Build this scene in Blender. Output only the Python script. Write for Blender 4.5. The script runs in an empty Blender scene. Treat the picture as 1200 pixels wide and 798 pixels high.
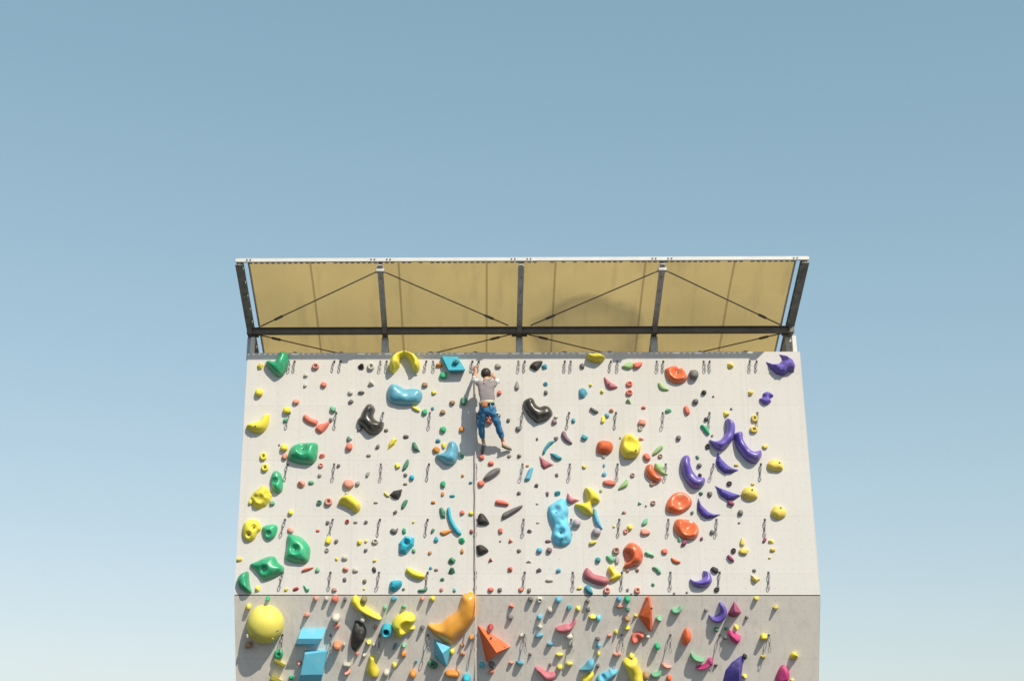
import bpy, bmesh, math, random
from mathutils import Vector, Matrix, noise
from mathutils.geometry import delaunay_2d_cdt
R = math.radians
scene = bpy.context.scene
col = scene.collection
# ------------------------------------------------------------------ camera
cam = bpy.data.objects.new('camera', bpy.data.cameras.new('camera'))
col.objects.link(cam)
ax_r = Vector((0.99981406, 0.01895524, 0.00353966)); ax_u = Vector((0.00317143, -0.3427089, 0.93943629)); ax_f = Vector((-0.01902031, 0.9392504, 0.3427053))
cam.matrix_world = Matrix(((ax_r.x, ax_u.x, -ax_f.x, -0.9314), (ax_r.y, ax_u.y, -ax_f.y, -29.3229), (ax_r.z, ax_u.z, -ax_f.z, 1.6), (0, 0, 0, 1)))
cam.data.sensor_width = 36.0; cam.data.lens = 36.0 * 1667 / 1200
cam.data.shift_x = 70.091 / 1200; cam.data.shift_y = -26.119 / 1200
cam.data.clip_start = 0.5; cam.data.clip_end = 6000
scene.camera = cam
# ------------------------------------------------------------------ sky, sun, exposure
SUN = Vector((0.371, -0.675, 0.637)).normalized()
world = bpy.data.worlds.new('World'); scene.world = world; world.use_nodes = True
wn = world.node_tree; wn.nodes.clear()
w_out = wn.nodes.new('ShaderNodeOutputWorld'); bg = wn.nodes.new('ShaderNodeBackground'); sky = wn.nodes.new('ShaderNodeTexSky')
sky.sky_type = 'NISHITA'; sky.sun_disc = False
sky.sun_elevation = math.asin(SUN.z); sky.sun_rotation = math.atan2(SUN.x, SUN.y)
sky.altitude = 0; sky.air_density = 1.0; sky.dust_density = 1.6; sky.ozone_density = 1.0
bg.inputs['Strength'].default_value = 0.10
# hazy summer air: each colour band of the sky is lifted towards the horizon glow
sepc = wn.nodes.new('ShaderNodeSeparateColor'); comb = wn.nodes.new('ShaderNodeCombineColor'); wn.links.new(sky.outputs[0], sepc.inputs[0])
for i_, (e_, k_) in enumerate(((.776, 1.225), (.583, 1.0), (.580, .945))):
    m1_ = wn.nodes.new('ShaderNodeMath'); m1_.operation = 'MULTIPLY'; m1_.inputs[1].default_value = .1; wn.links.new(sepc.outputs[i_], m1_.inputs[0])
    m2_ = wn.nodes.new('ShaderNodeMath'); m2_.operation = 'POWER'; m2_.inputs[1].default_value = e_; wn.links.new(m1_.outputs[0], m2_.inputs[0])
    m4_ = wn.nodes.new('ShaderNodeMath'); m4_.operation = 'MINIMUM'; m4_.inputs[1].default_value = (.64, .74, .88)[i_] / k_; wn.links.new(m2_.outputs[0], m4_.inputs[0])
    m3_ = wn.nodes.new('ShaderNodeMath'); m3_.operation = 'MULTIPLY'; m3_.inputs[1].default_value = k_ * 10; wn.links.new(m4_.outputs[0], m3_.inputs[0]); wn.links.new(m3_.outputs[0], comb.inputs[i_])
wn.links.new(comb.outputs[0], bg.inputs['Color']); wn.links.new(bg.outputs[0], w_out.inputs['Surface'])
sun = bpy.data.objects.new('sun', bpy.data.lights.new('sun', 'SUN')); col.objects.link(sun)
sun.data.energy = 4.1; sun.data.angle = R(0.53); sun.data.color = (1.0, 0.895, 0.71)
sun.rotation_euler = (-SUN).to_track_quat('-Z', 'Y').to_euler(); sun.location = (20, -40, 40)
vs = scene.view_settings
vs.view_transform = 'Standard'; vs.look = 'None'; vs.gamma = 1.0; vs.use_curve_mapping = False; vs.exposure = 0.19
scene.render.engine = 'CYCLES'

# ------------------------------------------------------------------ materials
def nodes(name):
    m = bpy.data.materials.new(name); m.use_nodes = True
    nt = m.node_tree; return m, nt, nt.nodes['Principled BSDF']
def N(nt, t, **kw):
    n = nt.nodes.new(t)
    for k, v in kw.items():
        if k in n.inputs: n.inputs[k].default_value = v
        else: setattr(n, k, v)
    return n
def math_(nt, op, a, b=None):
    n = nt.nodes.new('ShaderNodeMath'); n.operation = op
    for i, v in enumerate((a, b)):
        if v is None: continue
        if isinstance(v, (int, float)): n.inputs[i].default_value = v
        else: nt.links.new(v, n.inputs[i])
    return n.outputs[0]
def mixc(nt, fac, a, b, mode='MIX'):
    n = nt.nodes.new('ShaderNodeMix'); n.data_type = 'RGBA'; n.blend_type = mode
    for s, v in ((0, fac), (6, a), (7, b)):
        if isinstance(v, (int, float)): n.inputs[s].default_value = v
        elif isinstance(v, tuple): n.inputs[s].default_value = v if len(v) == 4 else (*v, 1)
        else: nt.links.new(v, n.inputs[s])
    return n.outputs[2]
def ramp(nt, src, lo, hi):
    n = nt.nodes.new('ShaderNodeMapRange'); n.clamp = True
    n.inputs[1].default_value = lo; n.inputs[2].default_value = hi
    nt.links.new(src, n.inputs[0]); return n.outputs[0]
def noise_(nt, vec, scale, detail=4, rough=.55):
    n = N(nt, 'ShaderNodeTexNoise', Scale=scale, Detail=detail, Roughness=rough)
    if vec is not None: nt.links.new(vec, n.inputs['Vector'])
    return n.outputs[0]
def stretch(nt, vec, s):
    n = nt.nodes.new('ShaderNodeVectorMath'); n.operation = 'MULTIPLY'; n.inputs[1].default_value = s
    nt.links.new(vec, n.inputs[0]); return n.outputs[0]
def bump(nt, bsdf, h, strength, dist=.01):
    b = N(nt, 'ShaderNodeBump', Strength=strength, Distance=dist); nt.links.new(h, b.inputs['Height']); nt.links.new(b.outputs[0], bsdf.inputs['Normal'])

def wall_material(name, base, streaky):
    """painted plywood climbing panels: faint joints every 1.2 m, rows of dark t-nut holes, weathering"""
    m, nt, p = nodes(name)
    tc = N(nt, 'ShaderNodeTexCoord'); sep = N(nt, 'ShaderNodeSeparateXYZ'); nt.links.new(tc.outputs['Object'], sep.inputs[0])
    x, z = sep.outputs[0], sep.outputs[2]
    def cell(v, off, size):           # signed distance to the nearest grid line
        t = math_(nt, 'ADD', v, 600 * size + off); t = math_(nt, 'MODULO', t, size); t = math_(nt, 'SUBTRACT', t, size / 2); return math_(nt, 'ABSOLUTE', t)
    gx, gz = cell(x, 0, .2), cell(z, 0, .2)
    d = math_(nt, 'SQRT', math_(nt, 'ADD', math_(nt, 'MULTIPLY', gx, gx), math_(nt, 'MULTIPLY', gz, gz)))
    hole = math_(nt, 'LESS_THAN', d, .0125)
    sx = math_(nt, 'SUBTRACT', .6, cell(x, 0, 1.2)); sz = math_(nt, 'SUBTRACT', .6, cell(z, 0, 1.2))
    joint = math_(nt, 'LESS_THAN', math_(nt, 'MINIMUM', sx, sz), .004)
    big = noise_(nt, tc.outputs['Object'], .45, 3); fine = noise_(nt, tc.outputs['Object'], 9, 6, .7)
    grain = noise_(nt, stretch(nt, tc.outputs['Object'], (5.5, 5.5, .22)), 1.6, 6, .65)
    run = noise_(nt, stretch(nt, tc.outputs['Object'], (2.2, 2.2, .12)), 1.2, 3, .6)
    # one tone per panel
    fl = N(nt, 'ShaderNodeCombineXYZ')
    nt.links.new(math_(nt, 'FLOOR', math_(nt, 'DIVIDE', x, 1.2)), fl.inputs[0]); nt.links.new(math_(nt, 'FLOOR', math_(nt, 'DIVIDE', z, 1.2)), fl.inputs[2])
    wn_ = N(nt, 'ShaderNodeTexWhiteNoise'); nt.links.new(fl.outputs[0], wn_.inputs['Vector'])
    c = mixc(nt, ramp(nt, big, .3, .7), base, tuple(b * .95 for b in base))
    c = mixc(nt, math_(nt, 'MULTIPLY', wn_.outputs['Value'], .5), c, mixc(nt, 1.0, c, (.93, .93, .92), 'MULTIPLY'))
    c = mixc(nt, math_(nt, 'MULTIPLY', ramp(nt, grain, .48, .78), .13 + .30 * streaky), c, (.34, .31, .28))
    c = mixc(nt, math_(nt, 'MULTIPLY', ramp(nt, run, .56, .8), .08 + .28 * streaky), c, (.36, .33, .31))
    c = mixc(nt, math_(nt, 'MULTIPLY', ramp(nt, fine, .53, .76), .17), c, (.42, .38, .34))
    c = mixc(nt, math_(nt, 'MULTIPLY', joint, .22), c, (.2, .19, .18))
    c = mixc(nt, math_(nt, 'MULTIPLY', hole, math_(nt, 'ADD', .08, math_(nt, 'MULTIPLY', ramp(nt, noise_(nt, tc.outputs['Object'], 1.1, 2), .4, .65), .24))), c, (.10, .10, .10))
    nt.links.new(c, p.inputs['Base Color']); p.inputs['Roughness'].default_value = .78; p.inputs['Specular IOR Level'].default_value = .25
    bump(nt, p, noise_(nt, tc.outputs['Object'], 60, 3), .15, .004)
    return m
def plain(name, base, rough=.6, metal=0., var=.12, scale=6., dirt=None):
    m, nt, p = nodes(name); tc = N(nt, 'ShaderNodeTexCoord')
    n1 = noise_(nt, tc.outputs['Object'], scale, 5)
    c = mixc(nt, ramp(nt, n1, .3, .7), tuple(b * (1 + var) for b in base), tuple(b * (1 - var) for b in base))
    if dirt: c = mixc(nt, math_(nt, 'MULTIPLY', ramp(nt, noise_(nt, tc.outputs['Object'], scale * 2.3, 6, .7), .5, .75), .5), c, dirt)
    nt.links.new(c, p.inputs['Base Color']); p.inputs['Roughness'].default_value = rough; p.inputs['Metallic'].default_value = metal
    return m
def hold_material(name, base, gloss):
    """coloured resin: gritty, chalked here and there; tone differs a little from hold to hold"""
    m, nt, p = nodes(name); tc = N(nt, 'ShaderNodeTexCoord'); oi = N(nt, 'ShaderNodeObjectInfo')
    c = mixc(nt, math_(nt, 'MULTIPLY', oi.outputs['Random'], .8), tuple(b * 1.1 for b in base), tuple(b * .8 for b in base))
    n1 = noise_(nt, tc.outputs['Object'], 5., 6, .65); n2 = noise_(nt, tc.outputs['Object'], 14., 4, .6)
    grey = tuple(.35 * b + .33 for b in base)
    c = mixc(nt, math_(nt, 'MULTIPLY', ramp(nt, n1, .52, .72), .42), c, grey)
    c = mixc(nt, math_(nt, 'MULTIPLY', ramp(nt, n2, .58, .8), .25), c, tuple(b * .45 for b in base))
    nt.links.new(c, p.inputs['Base Color'])
    rr = N(nt, 'ShaderNodeMapRange'); nt.links.new(n1, rr.inputs[0]); rr.inputs[3].default_value = .24 if gloss else .48; rr.inputs[4].default_value = .44 if gloss else .75; p.inputs['Specular IOR Level'].default_value = .7 if gloss else .4
    nt.links.new(rr.outputs[0], p.inputs['Roughness'])
    bump(nt, p, noise_(nt, tc.outputs['Object'], 70, 3), .12 if gloss else .35, .004)
    return m
HC = dict(Y=(.78, .67, .07), Y2=(.70, .56, .12), Y3=(.74, .66, .13), G=(.03, .38, .19), G2=(.07, .23, .15), R=(.72, .19, .14), R2=(.36, .05, .05), O=(.70, .14, .05), O2=(.62, .26, .06), O3=(.86, .40, .06),
          B=(.12, .41, .58), B2=(.14, .52, .73), T=(.03, .39, .54), T2=(.06, .31, .39), K=(.035, .034, .033), W=(.55, .54, .48), P=(.14, .10, .46), P2=(.085, .065, .36), V=(.46, .15, .19), V2=(.26, .16, .22), V3=(.40, .36, .42),
          M=(.30, .06, .14), M2=(.50, .05, .20), S=(.68, .30, .24), S2=(.46, .28, .23), S3=(.58, .24, .13), L=(.30, .47, .22), L2=(.18, .46, .29), N=(.25, .22, .12), N2=(.34, .22, .12), D=(.17, .165, .17), D2=(.34, .33, .31))
HM = {}
def hmat(c, gloss=0):
    if (c, gloss) not in HM: HM[(c, gloss)] = hold_material('resin_' + c + ('_gloss' if gloss else ''), HC[c], gloss)
    return HM[(c, gloss)]
M_upper = wall_material('painted_plywood', (.612, .606, .605), .0)
M_lower = wall_material('weathered_plywood', (.735, .705, .68), .6)
M_side = plain('side_cladding', (.52, .50, .47), .7, dirt=(.3, .28, .26))
M_gap = plain('dark_joint', (.05, .05, .05), .8)
M_white = plain('white_painted_steel', (.60, .61, .61), .5, 0, .06, 3, (.5, .5, .48))
M_steel = plain('galvanised_steel', (.46, .46, .46), .5, .15, .2, 9, (.2, .19, .17))
M_dark = plain('dark_steel', (.13, .12, .105), .6, .1, .2, 5, (.15, .12, .09))
M_rust = plain('weathered_end_steel', (.30, .295, .275), .6, .1, .3, 6, (.10, .09, .07))
M_bolt = plain('bolt_steel', (.12, .12, .125), .4, .6, .1)
M_chrome = plain('carabiner_alloy', (.34, .35, .37), .4, .5, .1)
M_sling = plain('dyneema_sling', (.11, .115, .125), .85, 0, .1)
M_rope = plain('rope_sheath', (.58, .48, .44), .85, 0, .1, 40)
M_ground = plain('grey_paving', (.045, .048, .052), .9, 0, .12, .3, (.04, .045, .04))

# ------------------------------------------------------------------ mesh helpers
def link(name, bm, mat, parent=None, smooth=False, loc=None):
    me = bpy.data.meshes.new(name); bm.normal_update(); bm.to_mesh(me); bm.free()
    for m in (mat if isinstance(mat, list) else [mat]): me.materials.append(m)
    if smooth: me.polygons.foreach_set('use_smooth', [True] * len(me.polygons))
    o = bpy.data.objects.new(name, me); col.objects.link(o)
    if parent is not None: o.parent = parent
    if loc is not None: o.location = loc
    return o
def empty(name, loc=(0, 0, 0)):
    o = bpy.data.objects.new(name, None); o.empty_display_size = .1; o.location = loc; col.objects.link(o); return o
def tag(o, label, cat, group=None, kind=None):
    o['label'] = label; o['category'] = cat
    if group: o['group'] = group
    if kind: o['kind'] = kind
    return o
def box(bm, x0, x1, y0, y1, z0, z1, mi=0, M=None):
    vs_ = [bm.verts.new(Vector(c) if M is None else M @ Vector(c)) for c in ((x0, y0, z0), (x1, y0, z0), (x1, y1, z0), (x0, y1, z0), (x0, y0, z1), (x1, y0, z1), (x1, y1, z1), (x0, y1, z1))]
    for f in ((3, 2, 1, 0), (4, 5, 6, 7), (0, 1, 5, 4), (1, 2, 6, 5), (2, 3, 7, 6), (3, 0, 4, 7)):
        bm.faces.new([vs_[i] for i in f]).material_index = mi
def tube(bm, pts, r, n=8, closed=False, mi=0, radii=None):
    pts = [Vector(p) for p in pts]; rings = []; m = len(pts); up = None
    for i, p in enumerate(pts):
        if closed: t = pts[(i + 1) % m] - pts[i - 1]
        else: t = pts[min(i + 1, m - 1)] - pts[max(i - 1, 0)]
        t.normalize()
        if up is None: up = t.orthogonal().normalized()
        a = (up - t * up.dot(t)); a = a.normalized() if a.length > 1e-6 else t.orthogonal().normalized(); up = a; b = t.cross(a)
        rr = radii[i] if radii else r
        rings.append([bm.verts.new(p + (a * math.cos(2 * math.pi * k / n) + b * math.sin(2 * math.pi * k / n)) * rr) for k in range(n)])
    for i in range(m if closed else m - 1):
        A_, B_ = rings[i], rings[(i + 1) % m]
        for k in range(n): bm.faces.new((A_[k], A_[(k + 1) % n], B_[(k + 1) % n], B_[k])).material_index = mi
    if not closed:
        bm.faces.new(list(reversed(rings[0]))).material_index = mi; bm.faces.new(rings[-1]).material_index = mi
def bevel_all(bm, w, seg=1):
    bmesh.ops.bevel(bm, geom=list(bm.edges), offset=w, segments=seg, affect='EDGES', profile=.6)
def beam(bm, a, b, w, h, up=Vector((0, 0, 1)), mi=0):
    """box section from a to b, w wide and h deep"""
    a, b = Vector(a), Vector(b); t = (b - a).normalized(); s = t.cross(up).normalized(); u = s.cross(t)
    L = (b - a).length
    M = Matrix(((s.x, t.x, u.x, a.x), (s.y, t.y, u.y, a.y), (s.z, t.z, u.z, a.z), (0, 0, 0, 1)))
    box(bm, -w / 2, w / 2, 0, L, -h / 2, h / 2, mi, M)
def channel(bm, a, b, w, h, t=.012, up=Vector((0, 0, 1)), side=1):
    """I section: two flanges and a web"""
    a, b = Vector(a), Vector(b); d = (b - a).normalized(); s = d.cross(up).normalized(); u = s.cross(d)
    beam(bm, a + u * (h / 2 - t / 2), b + u * (h / 2 - t / 2), w, t, up); beam(bm, a - u * (h / 2 - t / 2), b - u * (h / 2 - t / 2), w, t, up)
    beam(bm, a, b, t, h - 2 * t, up)

# ------------------------------------------------------------------ the setting: ground
ZF, ZT = 6.262, 11.504
LEAN = math.atan2(.786, 1.635)
X0, X1 = -5.985, 6.010
bm = bmesh.new(); S = 3000
for a in ((-S, -S), (S, -S), (S, S), (-S, S)): bm.verts.new((a[0], a[1], 0))
bm.faces.new(bm.verts); g = link('ground', bm, M_ground); g['kind'] = 'structure'

# ------------------------------------------------------------------ the climbing wall
ZB = 2.6; YB = (ZF - ZB) * math.tan(LEAN); DEPTH = 3.4
wall = empty('climbing_wall', (0, 0, 0)); tag(wall, 'tall off-white artificial climbing wall with an overhanging lower half and bolt-hole grid', 'climbing wall')
def sheet(name, quad, mat, loc, thick=.06):
    """a flat panel with thickness, origin at loc"""
    bm = bmesh.new(); q = [Vector(p) - Vector(loc) for p in quad]; n = (q[1] - q[0]).cross(q[3] - q[0]).normalized()
    f = [bm.verts.new(p) for p in q]; b = [bm.verts.new(p - n * thick) for p in q]
    bm.faces.new(f); bm.faces.new(list(reversed(b)))
    for i in range(4): bm.faces.new((f[i], b[i], b[(i + 1) % 4], f[(i + 1) % 4]))
    return link(name, bm, mat, wall, loc=loc)
sheet('upper_panel', [(X0, 0, ZF + .012), (X1, 0, ZF + .012), (X1, 0, ZT), (X0, 0, ZT)], M_upper, (0, 0, ZT))
lp = sheet('lower_panel', [(X0, YB, ZB), (X1, YB, ZB), (X1, .006, ZF - .012), (X0, .006, ZF - .012)], M_lower, (0, 0, ZF))
# dark shadow gap along the fold
bm = bmesh.new(); box(bm, X0 + .01, X1 - .01, .012, .04, ZF - .012, ZF + .012); link('fold_joint', bm, M_gap, wall)
bm = bmesh.new(); box(bm, X0 + .02, X1 - .02, YB, YB + .06, 0, ZB - .03); link('base_panel', bm, M_lower, wall)
bm = bmesh.new()
for xs in ((X0, X0 + .05), (X1 - .05, X1)):
    pr = [(.07, ZF), (.07, ZT - .01), (DEPTH, ZT - .01), (DEPTH, 0), (YB + .07, 0), (YB + .07, ZB)]
    a = [bm.verts.new((xs[0], *q)) for q in pr]; b = [bm.verts.new((xs[1], *q)) for q in pr]
    bm.faces.new(a); bm.faces.new(list(reversed(b)))
    for i in range(len(pr)): bm.faces.new((a[i], a[(i + 1) % len(pr)], b[(i + 1) % len(pr)], b[i]))
link('side_panel', bm, M_side, wall)
bm = bmesh.new(); box(bm, X0 + .06, X1 - .06, DEPTH - .06, DEPTH - .002, 0, ZT - .02); link('back_panel', bm, M_side, wall)
bm = bmesh.new(); box(bm, X0 + .05, X1 - .05, .065, DEPTH - .07, ZT - .09, ZT - .03); link('top_deck', bm, M_side, wall)
proto = None
for x in (-4.95, -3.95, -1.99, -1.02, .92, 1.9, 3.86, 4.84):
    if proto is None:
        bm = bmesh.new(); box(bm, -.05, .05, .01, .05, 0, .022); box(bm, -.02, .02, .02, .04, .022, .034); proto = link('top_bracket', bm, M_bolt, wall, loc=(x, 0, ZT))
    else:
        o = proto.copy(); col.objects.link(o); o.location = (x, 0, ZT); o.parent = wall

# ------------------------------------------------------------------ the roof canopy
canopy = empty('roof_canopy', (0, .5, ZT)); canopy_loc = Vector((0, .5, ZT))
tag(canopy, 'translucent tan membrane roof on a steel frame jutting out above the climbing wall', 'canopy')
def part(name, bm, mat, smooth=False, parent=None):
    o = link(name, bm, mat, parent or canopy, smooth); 
    if parent is None: o.location = -canopy_loc
    return o
YF, ZFR, SL = -1.65, 12.995, -.425
def rz(y): return ZFR + SL * (y - YF)
RX0, RX1 = -6.065, 5.965; RC = (RX0 + RX1) / 2; YR = 3.0
rup = Vector((0, -SL, 1)).normalized()
# front fascia with bolt heads
bm = bmesh.new(); box(bm, RX0, RX1, YF - .05, YF, ZFR - .045, ZFR + .04); bevel_all(bm, .006)
part('front_beam', bm, M_white)
bm = bmesh.new()
for k in range(5):
    xc = RX0 + .12 + k * (RX1 - RX0 - .24) / 4
    for dx in (-.20, -.13, .13, .20):
        if RX0 + .05 < xc + dx < RX1 - .05: tube(bm, [(xc + dx, YF - .051, ZFR), (xc + dx, YF - .066, ZFR)], .017, 6)
part('beam_bolts', bm, M_bolt)['kind'] = 'stuff'
RAF = [RX0 + .075, RC - 2.965, RC, RC + 2.965, RX1 - .075]
for k, x in enumerate(RAF):
    end = k in (0, 4)
    bm = bmesh.new()
    if end:
        channel(bm, (x, YF + .003, rz(YF) - .022), (x, YR, rz(YR) - .03), .15, .17, .014, rup)
        for q in range(12): y = YF + .2 + q * .38; beam(bm, (x, y, rz(y) - .03), (x, y + .012, rz(y) - .035), .13, .14, rup)
    else:
        beam(bm, (x, YF + .02, rz(YF) - .06), (x, YR, rz(YR) - .06), .085, .12, rup)
        beam(bm, (x, YF + .02, rz(YF) - .128), (x, YR, rz(YR) - .128), .125, .014, rup)
        for q in range(10): y = YF + .35 + q * .38; tube(bm, [(x, y, rz(y) - .134), (x, y, rz(y) - .158)], .02, 6)
    part('rafter', bm, M_rust if end else M_steel)
# horizontal I-beam under the rafters, and its posts behind the wall top
YBM = .15; ZBM = rz(YBM) - .168
bm = bmesh.new(); channel(bm, (RX0 + .12, YBM, ZBM), (RX1 - .12, YBM, ZBM), .11, .145, .014); part('cross_beam', bm, M_dark)
for k, x in enumerate(RAF):
    bm = bmesh.new(); w = .075
    box(bm, x - w, x + w, YBM + .17, YBM + .30, ZT - .05, rz(YBM + .25) - .15); bevel_all(bm, .008)
    part('post', bm, M_steel)
    bm = bmesh.new(); box(bm, x - .055, x + .055, YBM - .08, YBM + .17, ZBM - .09, ZBM + .10); bevel_all(bm, .01); part('clamp_plate', bm, M_dark)
for x in (X0 + .07, X1 - .07):
    bm = bmesh.new(); box(bm, x - .045, x + .045, .14, .24, ZT - .05, ZT + .42); bevel_all(bm, .006); part('side_post', bm, M_white)
# membrane: doubly sagging sheet, laced to the frame
def membrane_material():
    m, nt, p = nodes('translucent_membrane'); tc = N(nt, 'ShaderNodeTexCoord'); sep = N(nt, 'ShaderNodeSeparateXYZ'); nt.links.new(tc.outputs['Object'], sep.inputs[0])
    base = (.82, .58, .245); c = mixc(nt, ramp(nt, noise_(nt, tc.outputs['Object'], .7, 4), .3, .7), base, tuple(b * .88 for b in base))
    c = mixc(nt, math_(nt, 'MULTIPLY', ramp(nt, noise_(nt, stretch(nt, tc.outputs['Object'], (1.5, .25, .25)), 2., 5, .65), .52, .78), .35), c, (.33, .25, .12))
    sx = None
    for s in (-4.50, -2.63, -.77, .68, 2.57, 4.44):
        d = math_(nt, 'ABSOLUTE', math_(nt, 'SUBTRACT', sep.outputs[0], s)); sx = d if sx is None else math_(nt, 'MINIMUM', sx, d)
    c = mixc(nt, math_(nt, 'MULTIPLY', math_(nt, 'LESS_THAN', sx, .022), .55), c, (.24, .15, .06))
    # darker patch shaped like a low arch in the third bay
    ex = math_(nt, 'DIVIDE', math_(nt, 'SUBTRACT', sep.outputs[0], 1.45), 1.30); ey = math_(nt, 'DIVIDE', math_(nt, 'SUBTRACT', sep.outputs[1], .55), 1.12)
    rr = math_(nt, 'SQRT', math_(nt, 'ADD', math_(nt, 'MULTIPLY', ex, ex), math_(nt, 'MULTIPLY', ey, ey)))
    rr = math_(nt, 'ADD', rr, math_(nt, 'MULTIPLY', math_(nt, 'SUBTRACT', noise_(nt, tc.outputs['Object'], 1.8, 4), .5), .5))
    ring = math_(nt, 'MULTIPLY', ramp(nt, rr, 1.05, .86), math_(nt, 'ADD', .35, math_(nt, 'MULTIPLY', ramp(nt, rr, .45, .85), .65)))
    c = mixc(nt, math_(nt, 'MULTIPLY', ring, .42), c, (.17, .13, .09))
    nt.links.new(c, p.inputs['Base Color']); p.inputs['Roughness'].default_value = .6
    tr = N(nt, 'ShaderNodeBsdfTranslucent'); nt.links.new(c, tr.inputs['Color'])
    mx = N(nt, 'ShaderNodeMixShader'); mx.inputs[0].default_value = .66
    out = [n for n in nt.nodes if n.type == 'OUTPUT_MATERIAL'][0]
    nt.links.new(p.outputs[0], mx.inputs[1]); nt.links.new(tr.outputs[0], mx.inputs[2]); nt.links.new(mx.outputs[0], out.inputs['Surface'])
    return m
bm = bmesh.new(); nx, ny = 96, 40; mx0, mx1 = RX0 + .27, RX1 - .27; grid = []
for j in range(ny + 1):
    y = YF + .06 + (YR - YF - .1) * j / ny; row = []
    for i in range(nx + 1):
        x = mx0 + (mx1 - mx0) * i / nx
        bay = min(abs(x - r) for r in RAF) / 1.48
        sag = .05 * math.sin(min(1, bay) * math.pi / 2) * math.sin(math.pi * min(1, max(0, (y - YF) / 2.1)))
        row.append(bm.verts.new((x, y, rz(y) + .012 + sag + .006 * noise.noise(Vector((x * 1.3, y * 1.7, 0))))))
    grid.append(row)
for j in range(ny):
    for i in range(nx): bm.faces.new((grid[j][i], grid[j][i + 1], grid[j + 1][i + 1], grid[j + 1][i]))
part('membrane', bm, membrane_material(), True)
bm = bmesh.new()
for xm in (mx0, mx1): bm = bmesh.new(); tube(bm, [(xm, YF + .05, rz(YF + .05) - .005), (xm, YR, rz(YR) - .005)], .022, 8); part('edge_tube', bm, M_steel)
bm = bmesh.new(); xq = mx0
while xq < mx1:
    if random.Random(int(xq * 97)).random() > .12: box(bm, xq, xq + .075, YF + .002, YF + .075, rz(YF) - .038, rz(YF) - .02)
    xq += .12
part('lacing', bm, M_rust)['kind'] = 'stuff'
# tie rods with turnbuckles
def rod(a, b):
    a, b = Vector(a), Vector(b)
    bm = bmesh.new(); tube(bm, [a, b], .014, 8); o = part('tie_rod', bm, M_dark, True)
    bm = bmesh.new(); t0, t1 = a.lerp(b, .80), a.lerp(b, .88); tube(bm, [t0, a.lerp(b, .81), a.lerp(b, .87), t1], .03, 8, radii=[.014, .030, .030, .014]); link('turnbuckle', bm, M_dark, o, True)
def rp(x, y, d=.16): return (x, y, rz(y) - d)
for xc, sides in ((RAF[1], (-1, 1)), (RAF[3], (-1, 1))):
    for s in sides: rod(rp(xc + s * .08, YF + .12), rp(xc + s * 2.72, YBM - .10, .13))
    bm = bmesh.new(); box(bm, xc - .09, xc + .09, YF + .05, YF + .17, rz(YF + .1) - .19, rz(YF + .1) - .10); bevel_all(bm, .01); part('gusset', bm, M_steel)
for x0, s in ((RAF[0] + .12, 1), (RAF[2] - .1, -1), (RAF[2] + .1, 1), (RAF[4] - .12, -1)):
    a, b = Vector(rp(x0 + s * 2.72, 1.15)), Vector(rp(x0, YBM + .10)); rod(a, b)
    bm = bmesh.new(); box(bm, x0 - .07, x0 + .07, YBM + .07, YBM + .14, rz(YBM) - .27, rz(YBM) - .13); bevel_all(bm, .01); part('gusset', bm, M_dark)

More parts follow.
